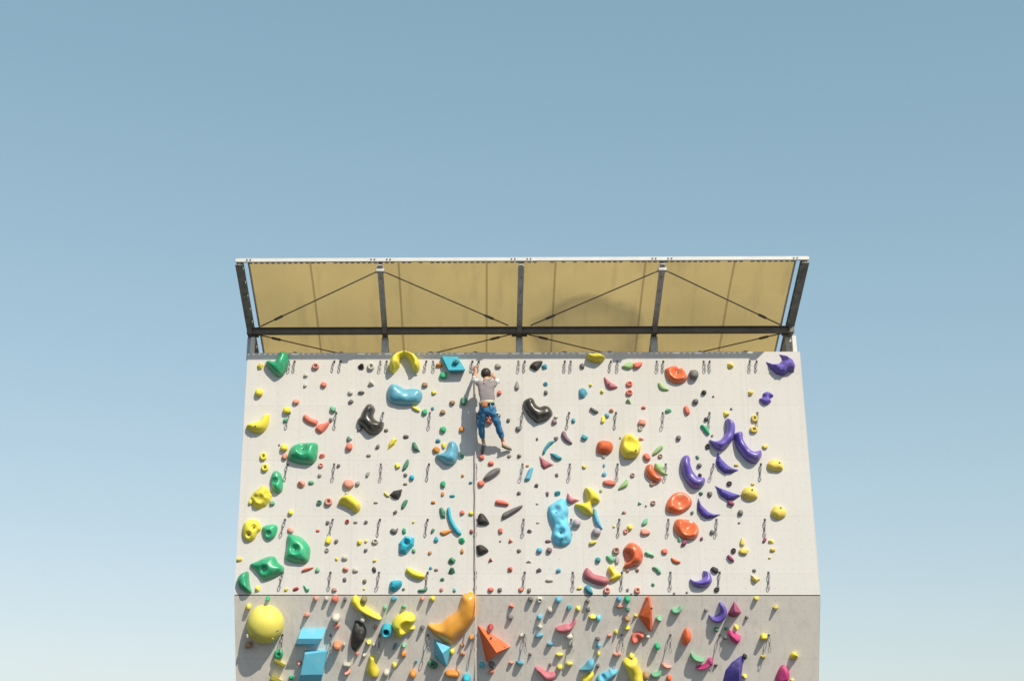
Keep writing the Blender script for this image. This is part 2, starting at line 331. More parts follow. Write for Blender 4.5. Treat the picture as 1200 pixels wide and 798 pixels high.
# ------------------------------------------------------------------ tables (metres along and up each panel, measured from the fold)
HOLDS = [
('relief','big green heart-shaped hold poking above the top edge at upper left','G',0,[(-5.583,5.0),(-5.509,5.058),(-5.386,5.034),(-5.313,5.127),(-5.284,5.232),(-5.208,5.267),(-5.106,5.208),(-5.075,5.103),(-5.094,4.918),(-5.174,4.733),(-5.282,4.687),(-5.396,4.768),(-5.535,4.919)],0.24,[],[],(0,0),1,0,'climbing_hold','round'),
('relief','big yellow arch-shaped hold on the top edge, open downwards','Y',0,[(-2.78,4.762),(-2.84,4.778),(-2.887,4.928),(-2.835,5.09),(-2.704,5.194),(-2.55,5.224),(-2.373,5.17),(-2.262,5.065),(-2.216,4.926),(-2.259,4.799),(-2.368,4.807),(-2.392,4.927),(-2.46,5.066),(-2.549,5.14),(-2.637,5.101),(-2.664,5.02),(-2.656,4.916),(-2.72,4.835)],0.3,[],[],(0,0.1),0,0,'climbing_hold','round'),
('relief','big glossy blue bean-shaped hold below the yellow arch hold','B',0,[(-2.891,4.456),(-2.848,4.513),(-2.783,4.525),(-2.65,4.478),(-2.54,4.41),(-2.365,4.421),(-2.211,4.386),(-2.156,4.272),(-2.208,4.113),(-2.36,4.045),(-2.622,4.045),(-2.819,4.091),(-2.908,4.205),(-2.922,4.365)],0.2,[],[],(0,0),1,0,'climbing_hold','round'),
('relief','big black kidney-shaped hold, the left one of two below the top edge','K',0,[(-3.352,4.056),(-3.298,4.072),(-3.243,4.067),(-3.168,3.954),(-3.205,3.818),(-3.159,3.728),(-3.071,3.683),(-2.984,3.672),(-2.978,3.593),(-3.024,3.481),(-3.173,3.392),(-3.282,3.403),(-3.415,3.526),(-3.549,3.684),(-3.487,3.796),(-3.446,3.909)],0.22,[],[],(0,0),1,0,'climbing_hold','round'),
('relief','dark grey shield-shaped hold near the top edge beside a small blue one','K',0,[(0.158,4.92),(0.259,5.023),(0.43,5.035),(0.4,4.919),(0.31,4.82),(0.212,4.862)],0.1,[],[],(0,0),0,0,'climbing_hold','round'),
('relief','big black kidney-shaped hold to the right of the climber','K',0,[(0.003,4.097),(0.07,4.176),(0.179,4.203),(0.243,4.153),(0.264,4.085),(0.349,4.005),(0.458,4.028),(0.566,3.994),(0.633,3.858),(0.561,3.746),(0.43,3.69),(0.3,3.645),(0.193,3.735),(0.129,3.791),(0.034,3.949)],0.2,[],[],(0,0),1,0,'climbing_hold','round'),
('relief','yellow rounded hold lying across the top edge right of the middle','Y',0,[(1.397,5.087),(1.404,5.169),(1.503,5.175),(1.635,5.179),(1.743,5.133),(1.785,5.075),(1.695,5.006),(1.564,4.999),(1.455,5.041)],0.22,[],[],(0,0.05),0,0,'climbing_hold','round'),
('relief','orange-red tilted oval dish hold just below the top edge','O',0,[(3.067,4.812),(3.158,4.892),(3.334,4.915),(3.483,4.822),(3.538,4.627),(3.446,4.536),(3.271,4.525),(3.123,4.617)],0.17,[(3.332,4.763,0.129,0.12)],[(3.355,4.779)],(0,0),1,0,'climbing_hold','round'),
('relief','dusky pink half-shell hold near the top, right of the yellow top-edge hold','V',0,[(1.765,4.676),(1.86,4.584),(2.041,4.446),(1.897,4.389),(1.801,4.447),(1.762,4.573)],0.08,[],[(1.856,4.497)],(0,0),0,0,'climbing_hold','round'),
('relief','pale green crescent hold below the orange tilted dish hold','L',0,[(2.906,4.526),(2.972,4.549),(3.055,4.457),(3.138,4.377),(3.028,4.355),(2.933,4.412)],0.06,[],[],(0,0),0,0,'climbing_hold','round'),
('relief','pale green pointed leaf hold beside a coral knob near the top edge','L',0,[(2.145,4.905),(2.313,5.009),(2.4,4.985),(2.385,4.881),(2.285,4.836)],0.08,[],[],(0,0),0,0,'climbing_hold','round'),
('relief','big purple bow-tie crescent hold at the top right corner','P',0,[(5.261,5.007),(5.399,4.956),(5.53,4.961),(5.611,5.03),(5.607,5.11),(5.557,5.173),(5.676,5.156),(5.82,5.052),(5.879,4.914),(5.842,4.776),(5.777,4.772),(5.712,4.776),(5.618,4.685),(5.468,4.72),(5.326,4.858)],0.22,[],[],(0.1,0),0,1,'climbing_hold','round'),
('relief','small purple propeller-shaped hold below the purple bow-tie hold','P',0,[(5.14,4.288),(5.252,4.333),(5.364,4.242),(5.275,4.197),(5.3,4.106),(5.188,4.043),(5.104,4.084),(5.057,4.174),(5.146,4.208)],0.11,[],[],(0,0),0,0,'climbing_hold','round'),
('relief','yellow saddle-shaped hold by the left edge with a raised right end','Y',0,[(-5.919,3.589),(-5.825,3.656),(-5.652,3.69),(-5.55,3.825),(-5.442,3.847),(-5.444,3.667),(-5.502,3.51),(-5.618,3.442),(-5.771,3.454),(-5.883,3.521)],0.2,[],[(-5.702,3.536)],(0,0),0,0,'climbing_hold','round'),
('relief','coral sausage-shaped hold, left one of a touching pair','R',0,[(-4.714,3.801),(-4.661,3.846),(-4.526,3.755),(-4.394,3.71),(-4.433,3.597),(-4.61,3.654),(-4.7,3.733)],0.09,[],[],(0,0),0,0,'climbing_hold','round'),
('relief','coral wedge-shaped hold, right one of a touching pair','R',0,[(-4.442,3.541),(-4.369,3.619),(-4.218,3.664),(-4.133,3.72),(-4.172,3.574),(-4.308,3.428),(-4.407,3.473)],0.09,[],[],(0,0),0,0,'climbing_hold','round'),
('relief','big green rounded square hold with a round bolt pocket','G',0,[(-4.997,2.948),(-4.95,3.103),(-4.824,3.192),(-4.63,3.218),(-4.392,3.202),(-4.373,2.991),(-4.4,2.836),(-4.504,2.748),(-4.742,2.759),(-4.894,2.804),(-4.994,2.859)],0.24,[(-4.671,3.053,0.104,0.1)],[(-4.671,3.053)],(0,0),1,0,'climbing_hold','round'),
('relief','green upright egg-shaped hold with a slanted slot near the left edge','G',0,[(-5.341,2.403),(-5.326,2.534),(-5.244,2.618),(-5.144,2.556),(-5.095,2.425),(-5.078,2.271),(-5.105,2.163),(-5.189,2.13),(-5.277,2.184),(-5.325,2.294)],0.18,[(-5.237,2.359,0.067,0.06)],[(-5.237,2.37)],(0,0),1,0,'climbing_hold','round'),
('relief','yellow pointed shard hold right below the left black kidney hold','Y',0,[(-2.889,3.059),(-2.859,3.204),(-2.796,3.304),(-2.677,3.304),(-2.74,3.181)],0.08,[],[],(0,0),0,1,'climbing_hold','round'),
('relief','dark green fin-shaped hold left of the blue boxing-glove hold','G2',0,[(-2.362,3.224),(-2.308,3.235),(-2.253,3.135),(-2.193,3.019),(-2.327,3.046),(-2.367,3.135)],0.09,[],[],(0,0),0,1,'climbing_hold','round'),
('relief','big blue boxing-glove shaped hold left of the climber','B',0,[(-1.861,2.934),(-1.701,3.0),(-1.636,3.078),(-1.594,3.211),(-1.508,3.255),(-1.421,3.188),(-1.378,3.033),(-1.41,2.834),(-1.485,2.746),(-1.635,2.735),(-1.764,2.824)],0.22,[],[],(0,0),1,0,'climbing_hold','round'),
('relief','slim dark green leaf hold above a small teal knob','G2',0,[(-2.569,2.608),(-2.549,2.718),(-2.501,2.806),(-2.459,2.861),(-2.432,2.828),(-2.442,2.717),(-2.505,2.629)],0.06,[],[],(0,0),0,0,'climbing_hold','round'),
('relief','mauve crescent hold below a quickdraw right of the climber','V2',0,[(0.804,3.376),(0.838,3.465),(0.892,3.454),(0.933,3.354),(1.037,3.209),(0.982,3.187),(0.876,3.253)],0.08,[],[],(0,0),0,0,'climbing_hold','round'),
('relief','curved teal finger hold leaning right, above the pink triangle hold','T2',0,[(0.402,2.999),(0.443,3.11),(0.553,3.243),(0.661,3.243),(0.573,3.154),(0.496,3.065),(0.44,2.966)],0.08,[],[],(0,0),0,0,'climbing_hold','round'),
('relief','teal block hold touching the right side of the pink triangle hold','T2',0,[(0.559,2.987),(0.676,2.975),(0.814,2.887),(0.791,2.832),(0.695,2.825),(0.61,2.898)],0.09,[],[],(0,0),0,1,'climbing_hold','round'),
('relief','flat pink triangle hold between two teal holds','V',0,[(0.332,2.923),(0.459,2.823),(0.629,2.735),(0.434,2.636),(0.361,2.713)],0.07,[],[],(0,0),0,1,'climbing_hold','round'),
('relief','smooth grey pear-shaped hold below the climber','D',0,[(-0.862,2.404),(-0.83,2.492),(-0.722,2.601),(-0.593,2.667),(-0.508,2.667),(-0.498,2.59),(-0.573,2.502),(-0.745,2.404)],0.11,[],[],(0,0),1,0,'climbing_hold','round'),
('relief','blue boot-shaped hold hanging beside a quickdraw under the climber','B',0,[(0.013,2.405),(0.047,2.514),(0.113,2.646),(0.199,2.679),(0.176,2.558),(0.12,2.405)],0.09,[],[],(0,0),0,0,'climbing_hold','round'),
('relief','orange-red tomato-shaped hold left of the yellow barrel hold','O',0,[(1.556,3.166),(1.618,3.244),(1.769,3.255),(1.875,3.199),(1.888,3.077),(1.824,2.978),(1.695,2.962),(1.557,3.011)],0.17,[],[],(0,0),0,0,'climbing_hold','round'),
('relief','big yellow barrel-shaped hold with a scooped flat face','Y',0,[(2.052,3.155),(2.101,3.31),(2.223,3.41),(2.328,3.365),(2.452,3.243),(2.478,3.088),(2.418,2.934),(2.287,2.868),(2.117,2.886),(2.053,3.022)],0.28,[(2.282,3.191,0.129,0.17)],[(2.349,2.986)],(0,-0.1),0,0,'climbing_hold','round'),
('relief','orange-red kidney-shaped hold overlapping a green leaf hold','O',0,[(2.548,2.617),(2.596,2.726),(2.703,2.737),(2.731,2.638),(2.81,2.507),(2.892,2.441),(2.845,2.354),(2.76,2.354),(2.636,2.42),(2.565,2.507)],0.14,[],[],(0,0),1,0,'climbing_hold','round'),
('relief','pale green lobed hold tucked behind the orange kidney hold','L',0,[(2.744,2.664),(2.77,2.763),(2.865,2.741),(2.948,2.686),(2.944,2.599),(3.025,2.522),(2.897,2.511),(2.773,2.599)],0.09,[],[],(0,0),0,0,'climbing_hold','round'),
('relief','pale green slanted leaf hold below the yellow barrel hold','L',0,[(2.715,2.952),(2.796,3.074),(2.929,3.162),(2.946,3.085),(2.857,2.996),(2.768,2.941)],0.07,[],[],(0,0),0,0,'climbing_hold','round'),
('relief','pale green leaf hold rising right beside a quickdraw loop','L',0,[(1.97,2.198),(2.016,2.285),(2.093,2.361),(2.17,2.426),(2.176,2.295),(2.099,2.23)],0.07,[],[],(0,0),0,0,'climbing_hold','round'),
('relief','big purple banana hold, left and lowest of three bananas','P',0,[(3.299,2.764),(3.348,2.896),(3.447,2.94),(3.507,2.873),(3.511,2.742),(3.556,2.588),(3.656,2.468),(3.792,2.446),(3.774,2.305),(3.663,2.218),(3.515,2.229),(3.395,2.37),(3.32,2.545)],0.2,[],[],(0,0),1,0,'climbing_hold','round'),
('relief','small green oblong block left of the purple horned moon hold','G',0,[(3.767,3.583),(3.822,3.606),(3.926,3.505),(3.949,3.393),(3.885,3.393),(3.786,3.539)],0.08,[],[],(0,0),0,0,'climbing_hold','round'),
('relief','big purple moon-shaped hold with one pointed horn, top of three','P',0,[(3.937,3.269),(4.031,3.235),(4.162,3.268),(4.266,3.401),(4.31,3.58),(4.307,3.714),(4.383,3.725),(4.475,3.646),(4.497,3.49),(4.442,3.29),(4.325,3.135),(4.169,3.036),(4.043,3.08),(3.964,3.18)],0.22,[],[],(0,0),1,0,'climbing_hold','round'),
('relief','big purple banana hold, rightmost of three','P',0,[(4.46,3.312),(4.492,3.412),(4.602,3.445),(4.652,3.401),(4.654,3.267),(4.749,3.09),(4.851,3.013),(5.001,3.035),(5.014,2.914),(4.92,2.782),(4.791,2.76),(4.648,2.859),(4.513,3.068)],0.22,[],[],(0,0),1,0,'climbing_hold','round'),
('relief','flat purple crescent wedge hold below the purple horned moon hold','P2',0,[(4.098,3.001),(4.164,2.858),(4.283,2.726),(4.386,2.66),(4.511,2.616),(4.379,2.551),(4.208,2.546),(4.088,2.66),(4.042,2.792)],0.12,[],[(4.282,2.613)],(0,0),0,1,'climbing_hold','round'),
('relief','yellow lumpy hold high on the right, uppermost of three pale yellow ones','Y2',0,[(5.112,2.723),(5.205,2.822),(5.354,2.832),(5.444,2.744),(5.434,2.613),(5.315,2.591),(5.168,2.613)],0.14,[],[(5.358,2.742)],(0,0),0,0,'climbing_hold','round'),
('relief','yellow ridged boulder hold by the left edge under the green egg hold','Y',0,[(-5.771,2.02),(-5.682,2.161),(-5.497,2.303),(-5.386,2.227),(-5.294,2.096),(-5.33,1.966),(-5.411,1.858),(-5.535,1.793),(-5.686,1.825),(-5.723,1.923)],0.2,[(-5.516,1.976,0.084,0.06),(-5.393,2.084,0.063,0.05),(-5.646,2.02,0.052,0.04)],[],(0,0),0,1,'climbing_hold','round'),
('relief','yellow rounded hold with two bolt pockets by the left edge','Y',0,[(-5.886,1.365),(-5.841,1.515),(-5.696,1.579),(-5.544,1.515),(-5.504,1.365),(-5.564,1.279),(-5.631,1.152),(-5.756,1.109),(-5.844,1.173),(-5.881,1.258)],0.18,[(-5.636,1.377,0.058,0.06),(-5.734,1.228,0.054,0.06)],[(-5.636,1.377),(-5.734,1.228)],(0,0),0,0,'climbing_hold','round'),
('relief','green acorn-shaped hold right of the yellow two-pocket hold','G',0,[(-5.474,1.356),(-5.435,1.431),(-5.246,1.474),(-5.158,1.42),(-5.163,1.303),(-5.211,1.185),(-5.314,1.132),(-5.412,1.185)],0.15,[(-5.325,1.252,0.058,0.05)],[(-5.326,1.263)],(0,0),1,0,'climbing_hold','round'),
('relief','big green sole-shaped hold with a white worn patch and round pocket','G',0,[(-4.935,1.234),(-4.851,1.255),(-4.68,1.212),(-4.549,1.106),(-4.46,0.979),(-4.45,0.831),(-4.49,0.684),(-4.615,0.646),(-4.826,0.673),(-4.955,0.736),(-4.97,0.831),(-4.947,1.021)],0.22,[(-4.745,0.915,0.088,0.09)],[(-4.745,0.915)],(0,0),1,0,'climbing_hold','round'),
('relief','yellow loaf-shaped hold with a shaded underside left of centre','Y',0,[(-3.899,1.9),(-3.838,2.008),(-3.711,2.062),(-3.604,2.04),(-3.495,1.943),(-3.429,1.856),(-3.448,1.759),(-3.531,1.705),(-3.64,1.781),(-3.769,1.856)],0.2,[],[],(0,0.25),0,0,'climbing_hold','round'),
('relief','dark grey flint-shaped hold with a pointed left end','K',0,[(-2.827,2.091),(-2.743,2.178),(-2.562,2.21),(-2.592,2.069),(-2.633,1.993),(-2.74,2.015)],0.1,[],[],(0,0),0,1,'climbing_hold','round'),
('relief','slim dark green pod hold just right of the dark grey flint hold','G2',0,[(-2.578,1.813),(-2.558,1.91),(-2.495,1.985),(-2.442,1.975),(-2.472,1.877),(-2.535,1.791)],0.06,[],[],(0,0),0,0,'climbing_hold','round'),
('relief','small grey heart-shaped hold above the teal hexagon hold','D',0,[(-2.803,1.329),(-2.751,1.382),(-2.687,1.361),(-2.635,1.393),(-2.664,1.276),(-2.738,1.265)],0.07,[],[],(0,0),0,0,'climbing_hold','round'),
('relief','teal hexagonal hold with a round centre hole','T',0,[(-2.617,1.067),(-2.482,1.227),(-2.292,1.184),(-2.3,1.025),(-2.455,0.835),(-2.614,0.867)],0.16,[(-2.457,1.07,0.067,0.13)],[(-2.457,1.07)],(0,0),0,1,'climbing_hold','round'),
('relief','grey-green slab-shaped hold beside the teal banana hold','G2',0,[(-1.78,1.8),(-1.727,1.832),(-1.652,1.735),(-1.651,1.589),(-1.747,1.628)],0.08,[],[],(0,0),0,1,'climbing_hold','round'),
('relief','long curved teal banana hold left of the rope','T',0,[(-1.61,1.809),(-1.557,1.82),(-1.524,1.626),(-1.439,1.454),(-1.316,1.284),(-1.365,1.231),(-1.46,1.305),(-1.566,1.497),(-1.609,1.669)],0.1,[],[],(0,0),0,0,'climbing_hold','round'),
('relief','flat orange leaf-shaped hold under the teal banana hold','O2',0,[(-1.766,1.297),(-1.65,1.34),(-1.502,1.34),(-1.608,1.255),(-1.702,1.233)],0.06,[],[],(0,0),0,0,'climbing_hold','round'),
('relief','coral lozenge-shaped hold above the long grey spear hold','R',0,[(-0.615,1.928),(-0.577,1.982),(-0.449,1.972),(-0.333,1.917),(-0.344,1.853),(-0.472,1.859),(-0.595,1.885)],0.08,[],[],(0,0),0,0,'climbing_hold','round'),
('relief','long speckled grey spear-shaped hold rising to the right','D',0,[(-0.474,1.582),(-0.452,1.69),(-0.324,1.765),(-0.154,1.84),(-0.043,1.872),(-0.059,1.808),(-0.219,1.69),(-0.389,1.593)],0.1,[],[],(0,0),0,0,'climbing_hold','round'),
('relief','pink fin-shaped hold at the top right of the blue footprint hold','V',0,[(0.879,2.012),(0.913,2.131),(0.996,2.023),(1.153,1.973),(0.971,1.887),(0.898,1.937)],0.1,[],[],(0,0),0,1,'climbing_hold','round'),
('relief','black rounded-cone hold beside the rope, upper one of two','K',0,[(-0.982,1.582),(-0.939,1.689),(-0.855,1.678),(-0.749,1.528),(-0.75,1.464),(-0.877,1.447),(-0.972,1.475)],0.11,[],[],(0,0),0,0,'climbing_hold','round'),
('relief','black rounded-cone hold beside the rope, lower one of two','K',0,[(-1.004,1.018),(-0.878,1.028),(-0.753,0.912),(-0.858,0.838),(-0.963,0.823),(-0.994,0.922)],0.11,[],[],(0,0),0,0,'climbing_hold','round'),
('relief','big sky blue footprint-shaped hold with two bolt pockets','B2',0,[(0.502,1.832),(0.61,1.918),(0.76,2.004),(0.866,1.993),(0.894,1.853),(0.923,1.724),(0.898,1.574),(0.946,1.404),(0.973,1.191),(0.927,1.064),(0.8,1.011),(0.675,1.022),(0.582,1.106),(0.564,1.255),(0.588,1.404),(0.518,1.574),(0.495,1.703)],0.2,[(0.656,1.746,0.084,0.09),(0.751,1.266,0.079,0.09),(0.864,1.606,0.05,0.05),(0.778,1.521,0.05,0.05),(0.692,1.436,0.05,0.05),(0.737,1.096,0.054,0.05),(0.633,1.139,0.046,0.05),(0.842,1.118,0.046,0.05)],[(0.655,1.671),(0.751,1.266)],(0,0),0,0,'climbing_hold','round'),
('relief','yellow three-armed star hold right of the blue footprint hold','Y',0,[(1.266,2.21),(1.352,2.242),(1.477,2.155),(1.568,2.025),(1.565,1.928),(1.426,1.896),(1.404,1.853),(1.419,1.66),(1.334,1.649),(1.21,1.713),(1.055,1.875),(1.183,1.907),(1.301,1.95)],0.2,[],[],(0,0),0,0,'climbing_hold','round'),
('relief','long steel blue fin hold under the yellow three-armed hold','B',0,[(1.437,1.818),(1.489,1.775),(1.546,1.581),(1.623,1.368),(1.57,1.347),(1.459,1.496),(1.422,1.667)],0.1,[],[],(0,0),0,1,'climbing_hold','round'),
('relief','big orange-red oval dish hold, upper one of two','O',0,[(2.942,1.832),(3.018,2.004),(3.172,2.134),(3.362,2.123),(3.492,1.982),(3.463,1.832),(3.299,1.714),(3.15,1.686),(2.983,1.725)],0.18,[(3.252,1.94,0.15,0.11)],[],(0,0),1,0,'climbing_hold','round'),
('relief','big orange-red oval dish hold, lower one of two','O',0,[(3.089,1.424),(3.142,1.552),(3.249,1.577),(3.457,1.541),(3.578,1.445),(3.608,1.317),(3.541,1.169),(3.393,1.138),(3.248,1.169),(3.129,1.286)],0.2,[(3.39,1.392,0.146,0.13)],[],(0,0),1,0,'climbing_hold','round'),
('relief','flat purple crescent wedge hold above the orange lower dish hold','P2',0,[(3.635,2.019),(3.69,1.868),(3.821,1.729),(3.944,1.675),(4.079,1.675),(3.927,1.596),(3.778,1.579),(3.677,1.643),(3.6,1.772),(3.603,1.901)],0.12,[],[],(0,0),0,1,'climbing_hold','round'),
('relief','small mint twisted hold above a salmon oval hold','L2',0,[(2.428,1.445),(2.452,1.52),(2.518,1.584),(2.556,1.595),(2.545,1.477),(2.48,1.434)],0.06,[],[],(0,0),0,0,'climbing_hold','round'),
('relief','flat purple half-moon wedge hold touching a yellow lump on its right','P2',0,[(4.001,2.279),(4.166,2.203),(4.352,2.127),(4.528,2.077),(4.384,1.975),(4.236,1.969),(4.095,2.073)],0.12,[],[],(0,0),0,1,'climbing_hold','round'),
('relief','yellow lumpy hold at the right end of a purple half-moon','Y2',0,[(4.54,2.114),(4.611,2.222),(4.761,2.255),(4.86,2.157),(4.86,2.006),(4.677,1.959),(4.566,2.028)],0.14,[],[(4.744,2.16)],(0,0),0,0,'climbing_hold','round'),
('relief','yellow lumpy hold alone near the right edge, lowest of three','Y2',0,[(5.125,1.726),(5.217,1.844),(5.364,1.833),(5.44,1.726),(5.399,1.609),(5.26,1.566),(5.149,1.63)],0.14,[],[(5.311,1.783)],(0,0),0,0,'climbing_hold','round'),
('relief','big green shield-shaped hold tilted right, with a bolt pocket, low left','G',0,[(-5.687,0.622),(-5.523,0.706),(-5.338,0.79),(-5.19,0.79),(-5.1,0.664),(-4.991,0.58),(-4.987,0.475),(-5.109,0.391),(-5.346,0.304),(-5.442,0.35),(-5.554,0.496)],0.2,[(-5.38,0.508,0.084,0.08)],[(-5.37,0.512)],(0,0),1,0,'climbing_hold','round'),
('relief','green half-shell hold at the lower left corner of the upper wall','G',0,[(-5.934,0.329),(-5.866,0.433),(-5.722,0.485),(-5.693,0.329),(-5.664,0.183),(-5.626,0.048),(-5.741,0.058),(-5.871,0.141),(-5.929,0.245)],0.2,[],[],(0,0),1,0,'climbing_hold','round'),
('relief','thin coral lens-shaped hold right of the green shield hold','R',0,[(-4.62,0.488),(-4.555,0.547),(-4.388,0.578),(-4.376,0.557),(-4.469,0.509),(-4.583,0.48)],0.06,[],[],(0,0),0,0,'climbing_hold','round'),
('relief','small green tick-shaped hold just above the fold','G',0,[(-4.562,0.202),(-4.53,0.181),(-4.486,0.129),(-4.444,0.139),(-4.453,0.077),(-4.505,0.087)],0.06,[],[],(0,0),0,0,'climbing_hold','round'),
('relief','teal egg-shaped hold just above the fold','T',0,[(-2.79,0.166),(-2.771,0.27),(-2.667,0.301),(-2.552,0.291),(-2.536,0.208),(-2.601,0.114),(-2.705,0.073),(-2.789,0.114)],0.15,[],[],(0,0.1),0,0,'climbing_hold','round'),
('relief','yellow bar-shaped hold sloping down right towards a quickdraw','Y',0,[(-2.461,0.481),(-2.421,0.564),(-2.273,0.501),(-2.074,0.418),(-2.083,0.334),(-2.187,0.314),(-2.355,0.376)],0.12,[],[],(0,0),0,0,'climbing_hold','round'),
('relief','dark green-black curved hold under a quickdraw just above the fold','G2',0,[(-2.211,0.099),(-2.144,0.124),(-2.061,0.13),(-2.024,0.172),(-2.009,0.13),(-2.05,0.072),(-2.164,0.064)],0.06,[],[],(0,0),0,0,'climbing_hold','round'),
('relief','big dusky pink cushion hold just left of a yellow clover hold','V',0,[(1.186,0.449),(1.262,0.564),(1.344,0.501),(1.425,0.428),(1.611,0.386),(1.713,0.324),(1.7,0.241),(1.605,0.193),(1.439,0.22),(1.296,0.282),(1.204,0.345)],0.14,[],[],(0,0),0,0,'climbing_hold','round'),
('relief','blue half-egg hold on the fold under the pink cushion hold','T2',0,[(1.2,0.15),(1.274,0.212),(1.334,0.15),(1.377,0.047),(1.351,0.016),(1.248,0.047)],0.1,[],[],(0,0),0,0,'climbing_hold','round'),
('relief','yellow clover-shaped hold at the right end of the pink cushion hold','Y',0,[(1.688,0.501),(1.722,0.585),(1.805,0.595),(1.833,0.48),(1.966,0.418),(1.921,0.335),(1.794,0.283),(1.723,0.314),(1.757,0.397)],0.14,[],[],(0,0),0,0,'climbing_hold','round'),
('relief','big orange-red hold with a dark hollow on its left side','O',0,[(2.035,0.946),(2.155,1.073),(2.259,1.073),(2.381,0.978),(2.432,0.81),(2.377,0.642),(2.219,0.58),(2.02,0.559),(2.055,0.663),(2.039,0.789)],0.22,[(2.071,0.779,0.121,0.3)],[],(0,0),1,0,'climbing_hold','round'),
('relief','mint green elbow-shaped hold right of the orange cave hold','L2',0,[(2.465,0.862),(2.509,0.904),(2.591,0.862),(2.652,0.83),(2.65,0.778),(2.578,0.799),(2.526,0.809)],0.07,[],[],(0,0),0,0,'climbing_hold','round'),
('relief','mint green zigzag hold below the green elbow hold','L2',0,[(2.609,0.568),(2.683,0.589),(2.763,0.526),(2.784,0.443),(2.728,0.443),(2.679,0.506)],0.07,[],[],(0,0),0,0,'climbing_hold','round'),
('relief','small orange smile-shaped hold above the purple fat moon hold','O',0,[(3.005,0.768),(3.087,0.736),(3.199,0.684),(3.144,0.642),(3.042,0.673)],0.06,[],[],(0,0),0,0,'climbing_hold','round'),
('relief','mint green lemon-shaped hold left of the orange cave hold','L2',0,[(1.668,0.798),(1.752,0.819),(1.834,0.766),(1.82,0.672),(1.727,0.683)],0.08,[],[],(0,0),0,0,'climbing_hold','round'),
('relief','fat purple crescent hold, horns up, just above the fold','P',0,[(3.372,0.333),(3.453,0.291),(3.578,0.312),(3.666,0.395),(3.651,0.499),(3.745,0.478),(3.81,0.374),(3.814,0.271),(3.737,0.188),(3.59,0.15),(3.447,0.188),(3.379,0.27)],0.18,[],[],(0,0),1,0,'climbing_hold','round'),
('relief','yellow gem-shaped hold at lower right beside a quickdraw','Y2',0,[(4.617,0.421),(4.697,0.369),(4.808,0.327),(4.709,0.244),(4.64,0.296)],0.1,[],[],(0,0),0,1,'climbing_hold','round'),
('relief','long yellow club-shaped hold under the fold, sloping down right','Y',1,[(-3.578,-0.127),(-3.535,-0.02),(-3.473,0.001),(-3.411,-0.052),(-3.329,-0.18),(-3.143,-0.318),(-2.957,-0.446),(-2.978,-0.51),(-3.186,-0.436),(-3.393,-0.34),(-3.507,-0.244)],0.2,[],[],(0,0),0,0,'climbing_hold','round'),
('relief','black teardrop hold hanging below the long yellow club hold','K',1,[(-3.577,-0.794),(-3.523,-0.601),(-3.48,-0.526),(-3.335,-0.601),(-3.274,-0.75),(-3.318,-0.943),(-3.445,-1.115),(-3.508,-1.18),(-3.591,-1.073)],0.16,[],[],(0,0),0,0,'climbing_hold','round'),
('relief','huge orange swooping hold crossing the rope below the fold','O3',1,[(-1.999,-0.604),(-1.77,-0.598),(-1.603,-0.465),(-1.415,-0.316),(-1.342,-0.145),(-1.289,0.014),(-1.152,0.046),(-1.03,0.004),(-0.995,-0.209),(-1.008,-0.422),(-1.083,-0.55),(-1.251,-0.785),(-1.523,-1.021),(-1.731,-0.936),(-1.959,-0.743)],0.21,[],[],(0,0.15),1,0,'climbing_hold','round'),
('relief','big yellow snail-shaped hold with a pointed flap under the fold','Y',1,[(-2.738,-0.629),(-2.705,-0.501),(-2.6,-0.394),(-2.454,-0.341),(-2.309,-0.394),(-2.258,-0.501),(-2.321,-0.608),(-2.274,-0.693),(-2.479,-0.811),(-2.646,-0.89),(-2.666,-0.758)],0.28,[(-2.432,-0.628,0.125,0.14)],[],(0,0),0,0,'climbing_hold','round'),
('relief','yellow pear-shaped hold low on the overhang','Y',1,[(-3.196,-1.255),(-3.091,-1.276),(-3.072,-1.459),(-3.021,-1.588),(-3.043,-1.706),(-3.159,-1.728),(-3.273,-1.61),(-3.239,-1.373)],0.16,[],[],(0,0),0,0,'climbing_hold','round'),
('relief','small teal slanted hold lying in the shadow below the yellow snail hold','T2',1,[(-2.741,-1.126),(-2.694,-1.019),(-2.641,-1.008),(-2.673,-1.094),(-2.716,-1.148)],0.06,[],[],(0,0),0,0,'climbing_hold','round'),
('relief','plum boomerang hold, upper one of two on the overhang','V',1,[(0.613,-0.674),(0.821,-0.599),(0.904,-0.599),(1.018,-0.481),(1.039,-0.524),(0.966,-0.684),(0.863,-0.78),(0.676,-0.759)],0.14,[],[],(0,0),0,0,'climbing_hold','round'),
('relief','plum boomerang hold at the bottom, lower one of two','V',1,[(0.188,-1.518),(0.281,-1.497),(0.448,-1.604),(0.604,-1.604),(0.615,-1.711),(0.532,-1.797),(0.386,-1.776),(0.281,-1.647)],0.16,[],[],(0,0),0,0,'climbing_hold','round'),
('relief','blue shell hold above the yellow nugget at the bottom','B',1,[(1.106,-1.557),(1.209,-1.461),(1.292,-1.353),(1.396,-1.342),(1.417,-1.471),(1.335,-1.578),(1.21,-1.557)],0.18,[],[],(0,0),0,0,'climbing_hold','round'),
('relief','yellow nugget hold at the bottom below the blue shell hold','Y',1,[(1.149,-1.756),(1.232,-1.669),(1.294,-1.626),(1.399,-1.626),(1.337,-1.794),(1.17,-1.863)],0.14,[],[],(0,0),0,0,'climbing_hold','round'),
('relief','coral red scoop hold below the tip of the red blade hold','R',1,[(2.152,-0.915),(2.182,-0.808),(2.285,-0.754),(2.41,-0.775),(2.421,-0.861),(2.328,-0.957),(2.204,-1.0)],0.17,[(2.271,-0.868,0.084,0.08)],[],(0,0),0,0,'climbing_hold','round'),
